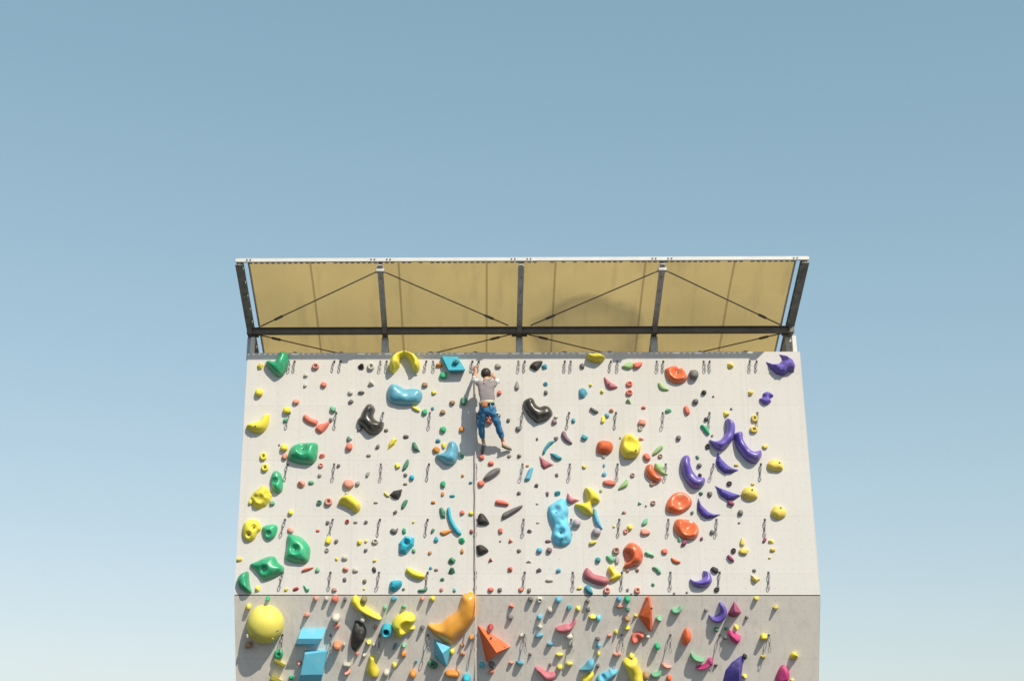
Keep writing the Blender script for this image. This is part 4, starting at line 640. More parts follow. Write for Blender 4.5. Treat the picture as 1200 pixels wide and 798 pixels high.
(4.3,2.326,0,0.106,0.096,0.052,'K','ring',0,0,'tiny black ring-shaped hold above the middle purple wedge hold'),
(0.1,1.32,0,0.106,0.094,0.067,'D','facet',0,0,'tiny dark grey angular hold left of the big blue footprint hold'),
(3.906,0.116,0,0.104,0.091,0.05,'K','ring',0,0,'tiny black ring-shaped hold right of the purple fat moon hold'),
(-5.286,-0.062,1,0.092,0.107,0.116,'G','facet',0,0,'tiny green angular hold above the big yellow dome volume'),
(1.716,-0.849,1,0.104,0.094,0.119,'S','facet',0,0,'tiny salmon angular hold left of the coral scoop hold'),
(2.949,-1.732,1,0.092,0.108,0.105,'O','blob',0,0,'tiny orange-red rounded hold right of the mint bracket hold'),
(1.071,3.7,0,0.087,0.122,0.062,'T2','facet',0,0,'tiny deep teal angular hold above the mauve crescent hold'),
(-2.703,1.724,0,0.098,0.099,0.07,'D','facet',0,0,'tiny dark grey angular hold left of the slim green pod hold'),
(3.883,4.319,0,0.104,0.1,0.078,'K','ball',0,0,'tiny black ball-like hold right of the orange tilted dish hold'),
]
CHIPS = [
(-4.295,2.726,0,0.104,0.097,0.053,'S','ring',0,0),
(-5.291,1.921,0,0.103,0.095,0.062,'L2','blob',0,0),
(-0.501,1.328,0,0.093,0.102,0.06,'R','blob',0,0),
(2.69,1.916,0,0.102,0.095,0.052,'S2','ring',0,0),
(2.096,1.317,0,0.093,0.102,0.051,'S','ring',0,0),
(2.294,0.509,0,0.1,0.092,0.066,'S2','facet',0,0),
(1.903,-0.064,1,0.091,0.102,0.105,'B','blob',0,0),
(-2.115,-0.669,1,0.1,0.094,0.119,'D','facet',0,0),
(0.268,2.285,0,0.09,0.109,0.064,'D','facet',0,0),
(3.892,3.128,0,0.09,0.111,0.049,'K','ring',0,0),
(-1.692,3.159,0,0.078,0.129,0.051,'Y','blob',0,0),
(0.479,1.1,0,0.126,0.072,0.042,'V2','half',0,0),
(3.29,1.071,0,0.126,0.072,0.075,'M','long',35,0),
(-0.111,3.527,0,0.1,0.099,0.064,'D','blob',0,0),
(-0.107,2.127,0,0.098,0.096,0.068,'D','facet',0,0),
(3.883,2.109,0,0.093,0.1,0.061,'D','blob',0,0),
(-4.301,-0.058,1,0.096,0.094,0.108,'S','blob',0,0),
(0.498,-0.297,1,0.096,0.094,0.108,'W','blob',0,0),
(1.289,4.923,0,0.105,0.097,0.063,'D','blob',0,0),
(-1.816,3.243,0,0.104,0.094,0.055,'T2','half',0,0),
(-3.501,0.515,0,0.105,0.084,0.055,'W','blob',0,0),
(1.265,-0.113,1,0.104,0.085,0.108,'D','facet',0,0),
(-1.119,1.703,0,0.11,0.082,0.053,'Y','blob',0,0),
(-0.305,-0.458,1,0.112,0.077,0.089,'D','blob',0,0),
(4.113,-0.696,1,0.112,0.077,0.08,'G2','half',0,0),
(-0.494,4.326,0,0.096,0.101,0.063,'R','blob',0,0),
(-3.502,2.333,0,0.094,0.096,0.061,'D2','blob',0,0),
(-0.097,2.928,0,0.095,0.097,0.068,'D','facet',0,0),
(3.882,1.305,0,0.092,0.094,0.06,'D','blob',-30,0),
(3.696,2.718,0,0.098,0.092,0.072,'D','ball',0,0),
(-3.713,4.334,0,0.105,0.092,0.06,'W','blob',0,0),
(2.688,2.322,0,0.102,0.087,0.048,'S2','ring',0,0),
(2.092,0.509,0,0.1,0.084,0.06,'S','facet',0,0),
(0.104,-0.066,1,0.1,0.085,0.098,'D','blob',0,0),
(0.705,-1.5,1,0.1,0.086,0.099,'Y','blob',0,0),
(-2.507,1.329,0,0.08,0.107,0.052,'G','blob',0,0),
(3.695,2.12,0,0.106,0.082,0.059,'G2','facet',0,0),
(4.862,-1.282,1,0.104,0.081,0.084,'Y3','half',0,0),
(2.489,3.52,0,0.095,0.094,0.051,'W','ring',0,0),
(2.404,1.905,0,0.093,0.091,0.059,'L2','tri',0,0),
(3.893,-0.701,1,0.087,0.094,0.12,'G2','ball',0,0),
(-3.719,3.306,0,0.087,0.103,0.056,'G2','blob',0,0),
(-0.123,0.914,0,0.097,0.085,0.06,'D','facet',0,0),
(-3.298,2.531,0,0.073,0.119,0.047,'D2','blob',-15,0),
(-3.113,0.526,0,0.071,0.113,0.046,'K','blob',30,0),
(2.079,1.712,0,0.101,0.082,0.058,'S2','facet',0,0),
(1.851,-0.755,1,0.1,0.081,0.103,'Y','facet',0,0),
(-5.067,-0.67,1,0.075,0.107,0.096,'W','facet',0,0.2),
(-1.294,-1.035,1,0.104,0.077,0.098,'S3','facet',0,0),
(-1.509,2.057,0,0.119,0.069,0.041,'T','half',0,0),
(2.885,2.92,0,0.094,0.088,0.048,'S2','ring',0,0),
(2.285,2.51,0,0.094,0.088,0.048,'S2','ring',0,0),
(-3.305,1.51,0,0.085,0.094,0.061,'D','facet',0,0),
(-3.927,0.112,0,0.092,0.083,0.054,'S2','blob',0,0),
(4.492,-1.27,1,0.083,0.094,0.095,'K','blob',0,0),
(1.797,3.817,0,0.1,0.086,0.056,'B','blob',-30,0),
(2.608,0.214,0,0.079,0.095,0.056,'L2','facet',0,0),
(-1.301,0.916,0,0.072,0.106,0.042,'O2','tear',0,0),
(-3.697,4.134,0,0.096,0.087,0.056,'D','blob',0,0),
(1.704,4.34,0,0.083,0.1,0.059,'Y','facet',0,0),
(3.9,3.725,0,0.095,0.085,0.056,'K','blob',0,0),
(-1.703,0.327,0,0.092,0.079,0.057,'G2','facet',0,0),
(-0.101,0.12,0,0.092,0.079,0.051,'R','blob',0,0),
(-3.311,-1.236,1,0.092,0.082,0.104,'W','facet',0,0),
(-3.478,4.338,0,0.14,0.06,0.062,'D','long',0,0),
(-0.083,-0.837,1,0.096,0.077,0.098,'W','facet',0,0),
(-1.911,4.331,0,0.105,0.078,0.051,'Y','blob',0,0),
(-5.092,3.713,0,0.087,0.09,0.057,'G','blob',0,0),
(0.499,4.33,0,0.087,0.091,0.057,'D','blob',0,0),
(1.464,4.493,0,0.087,0.092,0.062,'Y','facet',0,0),
(-3.495,3.53,0,0.087,0.09,0.057,'D','blob',0,0),
(-3.307,0.295,0,0.084,0.083,0.054,'N','blob',0,0),
(-0.522,0.11,0,0.083,0.083,0.054,'D','blob',0,0),
(-2.111,-0.063,1,0.083,0.085,0.096,'S','blob',0,0),
(2.087,-0.291,1,0.087,0.081,0.093,'G2','blob',0,0),
(-5.184,-0.829,1,0.088,0.082,0.103,'Y3','facet',0,0.2),
(-2.884,-0.257,1,0.075,0.094,0.086,'L2','blob',0,0),
(4.702,-0.054,1,0.091,0.076,0.088,'Y','blob',0,0),
(-5.683,-0.788,1,0.076,0.095,0.096,'W','facet',0,0.2),
(4.084,-0.894,1,0.091,0.077,0.08,'D','half',0,0),
(-3.286,2.929,0,0.099,0.075,0.044,'D2','half',0,0),
(-1.914,1.329,0,0.072,0.098,0.047,'G2','blob',-25,0),
(-0.298,-1.424,1,0.096,0.073,0.076,'S','half',0,0),
(0.701,3.31,0,0.082,0.089,0.053,'D','blob',0,0),
(-4.105,0.926,0,0.08,0.085,0.044,'D2','ring',0,0),
(0.075,0.1,0,0.083,0.079,0.051,'D','blob',0,0),
(2.253,-0.424,1,0.079,0.085,0.1,'Y','facet',0,0),
(-3.898,0.735,0,0.076,0.089,0.054,'Y','facet',0,0),
(-3.472,-1.223,1,0.088,0.078,0.098,'S','facet',0,0),
(2.577,3.97,0,0.095,0.077,0.045,'R','half',0,0),
(-1.909,1.916,0,0.094,0.074,0.043,'O2','half',0,0),
(1.479,-0.897,1,0.092,0.073,0.084,'D','blob',0,0),
(4.951,1.137,0,0.067,0.097,0.044,'M','blob',-30,0),
(-4.69,4.739,0,0.084,0.088,0.055,'W','blob',0,0),
(-3.1,3.134,0,0.082,0.085,0.053,'D','blob',0,0),
(-1.303,2.936,0,0.082,0.084,0.053,'G','blob',0,0),
(-3.7,1.527,0,0.081,0.082,0.044,'R2','ring',0,0),
(-4.083,-0.061,1,0.084,0.077,0.088,'W','blob',0,0),
(1.277,-0.285,1,0.083,0.077,0.088,'D','blob',0,0),
(1.281,2.691,0,0.094,0.07,0.046,'Y','blob',0,0),
(0.927,-1.031,1,0.092,0.069,0.079,'W','blob',0,0),
(2.496,-0.854,1,0.091,0.068,0.079,'W','blob',0,0),
(1.111,0.147,0,0.104,0.058,0.038,'Y','blob',0,0),
(-2.888,2.101,0,0.15,0.044,0.045,'Y','long',-45,0),
(-1.105,1.318,0,0.076,0.081,0.049,'R2','blob',0,0),
(-1.834,0.51,0,0.084,0.071,0.042,'S2','half',0,0),
(-1.717,0.124,0,0.071,0.083,0.046,'S','blob',0,0),
(3.9,-1.464,1,0.083,0.073,0.092,'D','facet',0,0),
(4.468,2.71,0,0.094,0.066,0.039,'Y2','half',0,0),
(-2.296,0.921,0,0.076,0.076,0.049,'L2','blob',0,0),
(-4.108,1.506,0,0.081,0.073,0.047,'D','blob',0,0),
(-3.917,1.117,0,0.08,0.072,0.047,'D','blob',0,0),
(-4.117,3.73,0,0.079,0.077,0.05,'D','blob',0,0),
(-2.497,2.519,0,0.077,0.075,0.049,'D','blob',0,0),
(-3.086,-0.653,1,0.075,0.073,0.084,'S2','blob',0,0),
(0.094,-1.234,1,0.075,0.073,0.092,'V2','facet',0,0),
(1.495,-1.218,1,0.075,0.073,0.084,'Y','blob',0,0),
(-0.301,2.931,0,0.086,0.066,0.043,'D2','blob',0,0),
(-3.729,2.128,0,0.064,0.087,0.042,'W','blob',0,0),
(-3.528,1.502,0,0.085,0.064,0.038,'D2','half',0,0),
(-1.708,2.116,0,0.064,0.087,0.042,'O2','blob',0,0),
(-3.698,-0.071,1,0.063,0.085,0.072,'D','blob',0,0),
(-4.698,4.498,0,0.075,0.078,0.049,'W','blob',0,0),
(-0.315,3.716,0,0.074,0.077,0.048,'D','blob',0,0),
(-4.309,2.511,0,0.073,0.075,0.048,'D2','blob',0,0),
(-3.914,2.73,0,0.073,0.075,0.048,'D','blob',0,0),
(1.697,2.918,0,0.073,0.075,0.04,'W','ring',0,0),
(3.697,2.513,0,0.072,0.074,0.047,'K','blob',0,0),
(-1.963,0.873,0,0.072,0.072,0.047,'O2','blob',0,0),
(-3.714,0.323,0,0.071,0.071,0.046,'D','blob',0,0),
(1.482,-1.47,1,0.067,0.077,0.077,'D','blob',0,0),
(-2.5,2.313,0,0.094,0.057,0.033,'N','half',0,0),
(0.705,3.783,0,0.087,0.063,0.041,'W','blob',0,0),
(-4.31,1.321,0,0.085,0.06,0.035,'R','half',0,0),
(-3.297,0.926,0,0.072,0.068,0.044,'D','blob',0,0),
(3.682,-0.303,1,0.07,0.068,0.078,'D','blob',0,0),
(-2.919,3.497,0,0.083,0.063,0.041,'D','blob',0,0),
(3.666,2.898,0,0.06,0.084,0.039,'G2','blob',30,0),
(-3.113,1.918,0,0.094,0.052,0.03,'D2','half',0,0),
(3.494,1.712,0,0.063,0.073,0.041,'G2','blob',0,0),
(3.658,1.169,0,0.063,0.072,0.041,'M','blob',-45,0),
(4.699,0.511,0,0.071,0.063,0.041,'D','blob',0,0),
(5.458,-1.767,1,0.083,0.052,0.059,'Y3','blob',0,0),
(0.693,2.517,0,0.06,0.074,0.039,'D','blob',0,0),
(-4.915,0.119,0,0.071,0.058,0.038,'Y','blob',0,0),
(-3.107,0.716,0,0.072,0.059,0.038,'Y','blob',0,0),
(-1.456,0.106,0,0.058,0.071,0.038,'B','blob',0,0),
(-2.253,-1.394,1,0.071,0.06,0.076,'T2','facet',0,0),
(-3.679,3.319,0,0.078,0.058,0.038,'W','blob',0,0),
(0.501,-1.452,1,0.058,0.069,0.067,'D','blob',0,0),
(4.513,-0.448,1,0.058,0.064,0.067,'D','blob',0,0),
(1.695,2.725,0,0.051,0.075,0.033,'B','blob',0,0),
(4.793,2.317,0,0.072,0.052,0.034,'Y2','blob',0,0),
(-3.731,-1.03,1,0.046,0.077,0.053,'W','blob',0,0),
(-1.936,3.98,0,0.061,0.064,0.04,'T2','blob',0,0),
(-3.3,1.118,0,0.059,0.06,0.038,'Y','blob',0,0),
(2.088,0.116,0,0.058,0.058,0.038,'V2','blob',0,0),
(-3.122,-1.038,1,0.059,0.056,0.064,'W','blob',0,0),
(-1.119,2.361,0,0.077,0.044,0.045,'T','long',0,0),
(-1.95,0.563,0,0.063,0.05,0.033,'T','blob',0,0),
(-1.288,2.508,0,0.056,0.057,0.036,'O2','blob',0,0),
(1.609,2.178,0,0.055,0.056,0.036,'L','blob',0,0),
(1.855,1.425,0,0.059,0.047,0.031,'Y','blob',0,0),
(0.076,2.717,0,0.073,0.04,0.026,'O2','blob',0,0),
(0.276,1.506,0,0.072,0.039,0.025,'W','blob',0,0),
(-1.121,0.059,0,0.062,0.041,0.027,'Y','blob',0,0),
(5.03,0.769,0,0.062,0.042,0.027,'Y2','blob',0,0),
(0.292,3.302,0,0.052,0.054,0.034,'D','blob',0,0),
(-2.313,1.519,0,0.051,0.051,0.033,'Y','blob',0,0),
(-2.503,0.125,0,0.05,0.05,0.032,'D','blob',0,0),
(0.277,1.906,0,0.059,0.039,0.025,'W','blob',0,0),
(4.447,3.957,0,0.052,0.045,0.029,'D','blob',0,0),
(4.006,3.364,0,0.052,0.045,0.029,'N','blob',0,0),
(-3.308,0.131,0,0.05,0.042,0.027,'Y','blob',0,0),
(3.296,0.062,0,0.05,0.041,0.027,'V2','blob',0,0),
(4.453,1.5,0,0.05,0.038,0.025,'D','blob',0,0),
(-2.306,4.733,0,0.057,0.032,0.021,'N','blob',0,0),
(4.079,4.235,0,0.043,0.041,0.027,'D','blob',0,0),
(2.055,3.316,0,0.039,0.045,0.025,'N','blob',0,0),
(3.036,0.041,0,0.041,0.037,0.024,'D','blob',0,0),
(-5.201,3.178,0,0.039,0.04,0.025,'N','blob',0,0),
(-0.509,1.114,0,0.038,0.038,0.025,'D','blob',0,0),
(2.535,1.854,0,0.038,0.039,0.025,'N','blob',0,0),
(2.162,0.031,0,0.05,0.025,0.016,'N','blob',0,0),
]
DRAWS = [
(-5.011,3.846,-0.058,0,0,'slim quickdraw hanging left of the coral sausage hold'),
(-4.007,3.844,-0.04,0,0,'slim quickdraw hanging right of the coral wedge hold'),
(-3.001,3.842,-0.047,0,0,'slim quickdraw hanging right of the shiny black kidney hold'),
(-1.999,3.84,-0.035,0,0,'slim quickdraw hanging below the big blue bean hold'),
(-1.011,3.838,-0.001,0,1,'quickdraw clipped to the rope above the blue boxing-glove hold'),
(-0.01,3.836,-0.05,0,0,'slim quickdraw hanging left of the dull black kidney hold'),
(0.983,3.834,-0.054,0,0,'slim quickdraw hanging above the mauve crescent hold'),
(1.983,3.832,-0.049,0,0,'slim quickdraw hanging above the big yellow barrel hold'),
(2.983,3.83,-0.071,0,0,'slim quickdraw hanging above the slanted green leaf hold'),
(3.977,3.828,-0.053,0,0,'slim quickdraw hanging above the small green block hold'),
(4.995,3.826,-0.061,0,0,'slim quickdraw hanging above the upper purple banana hold'),
(-5.004,2.718,-0.05,0,0,'slim quickdraw hanging right of the green egg hold'),
(-4.014,2.717,-0.031,0,0,'slim quickdraw hanging right of the big green drum hold'),
(-3.022,2.715,-0.028,0,0,'slim quickdraw hanging above the dark grey flint hold'),
(-2.005,2.714,-0.056,0,0,'slim quickdraw hanging below the blue boxing-glove hold'),
(-1.014,2.713,-0.001,0,1,'quickdraw clipped to the rope left of the grey pear hold'),
(-0.025,2.712,-0.086,0,0,'slim quickdraw hanging left of the blue boot hold'),
(0.973,2.71,-0.045,0,0,'slim quickdraw hanging below the teal wedge hold'),
(1.979,2.709,-0.049,0,0,'slim quickdraw hanging above the lower green leaf hold'),
(2.992,2.708,-0.05,0,0,'slim quickdraw hanging below the green clover hold'),
(3.996,2.707,-0.103,0,0,'slim quickdraw hanging left of the upper purple wedge hold'),
(4.989,2.706,-0.062,0,0,'slim quickdraw hanging left of the upper yellow cheese hold'),
(-5.007,1.529,-0.067,0,0,'slim quickdraw hanging above the big green shoe hold'),
(-4.008,1.529,-0.052,0,0,'slim quickdraw hanging below the yellow loaf hold'),
(-3.02,1.529,-0.033,0,0,'slim quickdraw hanging left of the grey heart hold'),
(-2.023,1.528,-0.05,0,0,'slim quickdraw hanging left of the orange leaf hold'),
(-1.016,1.528,-0.001,0,1,'quickdraw clipped to the rope below the upper black cone hold'),
(-0.02,1.527,-0.026,0,0,'slim quickdraw hanging below the long grey spear hold'),
(0.972,1.527,-0.038,0,0,'slim quickdraw hanging right of the big blue footprint hold'),
(1.971,1.526,-0.04,0,0,'slim quickdraw hanging above the big orange cave hold'),
(2.989,1.526,-0.05,0,0,'slim quickdraw hanging left of the big orange lower dish hold'),
(3.987,1.525,-0.075,0,0,'slim quickdraw hanging below the lower purple wedge hold'),
(4.988,1.525,-0.048,0,0,'slim quickdraw hanging below the lower yellow cheese hold'),
(-5.006,0.426,-0.063,0,0,'slim quickdraw hanging right of the big green shield hold'),
(-4.018,0.426,-0.023,0,0,'slim quickdraw hanging right of the green tick hold'),
(-3.015,0.426,-0.045,0,0,'slim quickdraw hanging left of the teal egg hold'),
(-2.013,0.426,-0.032,0,0,'slim quickdraw hanging above the dark curved hold'),
(-1.019,0.427,-0.001,0,1,'quickdraw clipped to the rope above the big orange swoop hold'),
(-0.012,0.427,-0.04,0,0,'slim quickdraw hanging right of the lower black cone hold'),
(0.976,0.427,-0.034,0,0,'slim quickdraw hanging left of the blue half-egg hold'),
(1.984,0.427,-0.031,0,0,'slim quickdraw hanging below the yellow clover hold'),
(2.979,0.428,-0.035,0,0,'slim quickdraw hanging right of the green zigzag hold'),
(3.986,0.428,-0.052,0,0,'slim quickdraw hanging right of the purple fat moon hold'),
(4.984,0.428,-0.051,0,0,'slim quickdraw hanging right of the yellow gem hold'),
(-5.006,-0.871,-0.006,1,0,'slim quickdraw hanging below the big yellow dome volume'),
(-4.011,-0.87,-0.005,1,0,'slim quickdraw hanging above the lower sky-blue box volume'),
(-2.997,-0.868,-0.004,1,0,'slim quickdraw hanging above the yellow pear hold'),
(-2.006,-0.867,-0.002,1,0,'slim quickdraw hanging left of the blue crystal volume'),
(-1.019,-0.866,-0.001,1,1,'quickdraw clipped to the rope below the big orange swoop hold'),
(-0.027,-0.865,-0.0,1,0,'slim quickdraw hanging right of the orange triangular volume'),
(0.952,-0.864,0.001,1,0,'slim quickdraw hanging below the upper plum boomerang hold'),
(1.968,-0.863,0.002,1,0,'slim quickdraw hanging left of the coral scoop hold'),
(2.963,-0.862,0.004,1,0,'slim quickdraw hanging left of the orange mussel hold'),
(3.971,-0.861,0.005,1,0,'slim quickdraw hanging left of the magenta block hold'),
(4.974,-0.86,0.006,1,0,'slim quickdraw hanging above the magenta dome hold'),
]
ANCHORS = [
(-5.071,5.019,0,0,'leftmost of three: short anchor draw right of the big green heart-shaped hold'),
(-4.95,5.019,0,0,'middle of three: short anchor draw right of the big green heart-shaped hold'),
(-4.086,5.017,0,0,'rightmost of three: short anchor draw right of the big green heart-shaped hold'),
(-3.947,5.016,0,0,'short anchor draw above the shiny black kidney hold'),
(-3.081,5.014,0,0,'left of two: short anchor draw left of the big yellow arch hold'),
(-2.945,5.013,0,0,'right of two: short anchor draw left of the big yellow arch hold'),
(-2.084,5.011,0,0,'short anchor draw right of the big yellow arch hold'),
(-1.934,5.011,0,0,'short anchor draw left of the teal plate volume'),
(-0.083,5.006,0,0,'left of two: short anchor draw left of the dark grey shield hold'),
(0.052,5.005,0,0,'right of two: short anchor draw left of the dark grey shield hold'),
(0.919,5.003,0,0,'short anchor draw right of the dark grey shield hold'),
(1.048,5.003,0,0,'short anchor draw left of the yellow top-edge hold'),
(1.915,5.0,0,0,'short anchor draw right of the yellow top-edge hold'),
(2.057,5.0,0,0,'short anchor draw left of the pale green leaf hold'),
(2.909,4.998,0,0,'left of two: short anchor draw left of the orange tilted dish hold'),
(3.047,4.997,0,0,'right of two: short anchor draw left of the orange tilted dish hold'),
(3.92,4.995,0,0,'left of two: short anchor draw right of the orange tilted dish hold'),
(4.045,4.994,0,0,'right of two: short anchor draw right of the orange tilted dish hold'),
(4.912,4.992,0,0,'left of two: short anchor draw left of the big purple bow-tie hold'),
(5.058,4.992,0,0,'right of two: short anchor draw left of the big purple bow-tie hold'),
(-1.083,5.008,0,0,'left of two: short anchor draw right of the teal plate volume'),
(-0.946,5.008,0,0,'right of two: short anchor draw right of the teal plate volume'),
]
J = {'pelvis':[-0.77,-0.7,10.043],'waist':[-0.778,-0.72,10.195],'chest':[-0.78,-0.68,10.431],'neck':[-0.785,-0.6,10.645],'headb':[-0.784,-0.56,10.733],'headm':[-0.789,-0.53,10.828],'headt':[-0.788,-0.52,10.917],'shl':[-0.915,-0.6,10.598],'ell':[-1.056,-0.34,10.765],'wrl':[-1.005,-0.11,11.031],'hal':[-1.009,-0.07,11.131],'shr':[-0.641,-0.6,10.597],'elr':[-0.543,-0.36,10.748],'wrr':[-0.642,-0.16,10.917],'har':[-0.698,-0.1,10.995],'hipl':[-0.859,-0.67,9.968],'knl':[-0.907,-0.46,9.722],'anl':[-0.852,-0.17,9.448],'hel':[-0.843,-0.2,9.384],'tol':[-0.879,-0.06,9.245],'hipr':[-0.659,-0.67,9.968],'knr':[-0.546,-0.46,9.74],'anr':[-0.437,-0.15,9.462],'her':[-0.429,-0.18,9.371],'tor':[-0.283,-0.06,9.337]}

FRAME = [Matrix(((1, 0, 0, 0), (0, 0, -1, 0), (0, 1, 0, ZF), (0, 0, 0, 1))),
         Matrix(((1, 0, 0, 0), (0, -math.sin(LEAN), -math.cos(LEAN), 0), (0, math.cos(LEAN), -math.sin(LEAN), ZF), (0, 0, 0, 1)))]
FRAME[0] = Matrix.Identity(4) @ Matrix(((1, 0, 0, 0), (0, 0, -1, 0), (0, 1, 0, ZF), (0, 0, 0, 1)))
def place(o, pan, u, v, lift=0): o.matrix_world = FRAME[pan] @ Matrix.Translation((u, v, lift))

# ------------------------------------------------------------------ climbing holds
def bolt_on(parent, x, y, z, r=.022, mat=None):
    bm = bmesh.new(); tube(bm, [(x, y, z - .02), (x, y, z + .012)], r, 6); o = link('bolt', bm, mat or M_bolt, parent); return o
def resample(poly, step):
    """closed Catmull-Rom through the outline's points"""
    n = len(poly); out = []
    for i in range(n):
        p0, p1, p2, p3 = (Vector(poly[(i + k - 1) % n]) for k in range(4)); m = max(2, int((p2 - p1).length / step + .5))
        for k in range(m):
            t = k / m; out.append(.5 * ((2 * p1) + (p2 - p0) * t + (2 * p0 - 5 * p1 + 4 * p2 - p3) * t * t + (3 * p1 - p0 - 3 * p2 + p3) * t ** 3))
    return out
def linear(poly, step):
    out = []
    for i, p in enumerate(poly):
        a, b = Vector(p), Vector(poly[(i + 1) % len(poly)]); m = max(2, int((b - a).length / step + .5)); out += [a.lerp(b, k / m) for k in range(m)]
    return out
def relief(label, c, pan, out, H, dishes, bolts, skew, gloss, sharp, name, prof, seed):
    rnd = random.Random(seed)
    us = [p[0] for p in out]; vs2 = [p[1] for p in out]; cx, cy = (min(us) + max(us)) / 2, (min(vs2) + max(vs2)) / 2
    size = max(max(us) - min(us), max(vs2) - min(vs2)); poly = [(p[0] - cx, p[1] - cy) for p in out]
    area = sum(poly[i - 1][0] * poly[i][1] - poly[i][0] * poly[i - 1][1] for i in range(len(poly)))
    if area < 0: poly.reverse()
    step = max(.014, size / 22)
    P = linear(poly, step) if sharp else resample(poly, step); n = len(P)
    segs = [(P[i], P[(i + 1) % n]) for i in range(n)]
    def dist(q):
        best = 9
        for a, b in segs:
            ab = b - a; t = max(0, min(1, (q - a).dot(ab) / max(ab.length_squared, 1e-12))); best = min(best, (q - a - ab * t).length_squared)
        return math.sqrt(best)
    def inside(q):
        s = False
        for a, b in segs:
            if (a.y > q.y) != (b.y > q.y) and q.x < (b.x - a.x) * (q.y - a.y) / (b.y - a.y) + a.x: s = not s
        return s
    pts = list(P); ds = [0.] * n; g_ = step * .95; cand = []
    y = min(p.y for p in P); row = 0
    while y < max(p.y for p in P):
        x = min(p.x for p in P) + (row % 2) * g_ / 2
        while x < max(p.x for p in P):
            q = Vector((x + rnd.uniform(-.15, .15) * g_, y + rnd.uniform(-.15, .15) * g_))
            if inside(q):
                d = dist(q)
                if d > g_ * .75: cand.append((q, d))
            x += g_
        y += g_ * .87; row += 1
    RR = max([d for _, d in cand] + [step])
    # a closer ring just inside the rim
    e = min(RR * .22, step * .45)
    for i in range(n):
        t = (P[(i + 1) % n] - P[i - 1]).normalized(); q = P[i] + Vector((-t.y, t.x)) * e
        if inside(q):
            d = dist(q)
            if d > e * .7: pts.append(q); ds.append(d)
    for q, d in cand: pts.append(q); ds.append(d)
    vco, edges, faces, ov, oe, of = delaunay_2d_cdt(pts, [], [list(range(n))], 1, 1e-5)
    bm = bmesh.new(); V = []
    off = Vector((rnd.uniform(0, 50), rnd.uniform(0, 50), 0))
    for k, q in enumerate(vco):
        q = Vector(q); src = ov[k][0] if ov[k] else None; d = ds[src] if src is not None else dist(q)
        t = min(1, d / RR)
        if prof == 'dome': z = H * math.sqrt(max(0, 1 - (1 - t) ** 2))
        elif sharp: z = H * (min(1, t * 2.2) * .72 + .28 * t)
        else: z = H * (1 - (1 - t) ** 2.3) ** .62
        if prof != 'dome': z *= 1 + .16 * noise.noise(Vector((q.x * 5, q.y * 5, 0)) + off)
        for du, dv, dr, dd in dishes:
            rr = math.hypot(q.x - (du - cx), q.y - (dv - cy)) / dr
            if rr < 1.35: z -= dd * max(0, 1 - (rr / 1.35) ** 2) ** 1.5 * 1.25
        z = max(z, .004) if d > 0 else .012
        zz = z if d > 0 else 0
        V.append(bm.verts.new((q.x + skew[0] * zz, q.y + skew[1] * zz, z)))
    bad = 0
    for f in faces:
        try: bm.faces.new([V[i] for i in f])
        except ValueError: bad += 1
    bm.edges.ensure_lookup_table()
    rim = [e_ for e_ in bm.edges if len(e_.link_faces) == 1]
    ret = bmesh.ops.extrude_edge_only(bm, edges=rim)
    for v in ret['geom']:
        if isinstance(v, bmesh.types.BMVert): v.co.z = -.006
    bmesh.ops.recalc_face_normals(bm, faces=bm.faces)
    o = link(name, bm, hmat(c, gloss), None, not sharp or len(dishes) > 2); place(o, pan, cx, cy)
    tag(o, label, 'volume' if name == 'climbing_volume' else 'climbing hold', 'climbing volumes on the overhang' if name == 'climbing_volume' else 'climbing holds bolted to the wall')
    for bu, bv in bolts:
        x, y = bu - cx, bv - cy; best = min(((v.co - Vector((x, y, 0))).xy.length, v.co.z) for v in o.data.vertices if v.co.z > 0)
        bolt_on(o, x, y, best[1] + .004)
    return o
for i, h in enumerate(HOLDS):
    relief(h[1], h[2], h[3], h[4], h[5], h[6], h[7], h[8], h[9], h[10], h[11], h[12], i)
for name, label, c, pan, pts, bolts in HULLS:
    us = [p[0] for p in pts]; vs2 = [p[1] for p in pts]; cx, cy = (min(us) + max(us)) / 2, (min(vs2) + max(vs2)) / 2
    bm = bmesh.new()
    for u, v, h in pts: bm.verts.new((u - cx, v - cy, h if h > 0 else -.006))
    bmesh.ops.convex_hull(bm, input=bm.verts)
    bmesh.ops.dissolve_limit(bm, angle_limit=R(6), verts=bm.verts, edges=bm.edges)
    bevel_all(bm, .008, 2)
    o = link(name, bm, hmat(c, 0)); place(o, pan, cx, cy)
    vol = name == 'climbing_volume'
    tag(o, label, 'volume' if vol else 'climbing hold', 'climbing volumes on the overhang' if vol else 'climbing holds bolted to the wall')
    for bu, bv, bh in bolts: bolt_on(o, bu - cx, bv - cy, bh + .01)
    if 'teal slab' in label:
        bm = bmesh.new(); ring = [(.085 * math.cos(k * math.pi / 3), .07 * math.sin(k * math.pi / 3)) for k in range(6)]
        for x, y in ring: bm.verts.new((x, y, .12)); bm.verts.new((x * .72, y * .72, .28))
        bmesh.ops.convex_hull(bm, input=bm.verts); bevel_all(bm, .006)
        kx = link('knob', bm, hmat('T2', 0), o); kx.location = (.06, 0, 0); bolt_on(kx, 0, 0, .285)

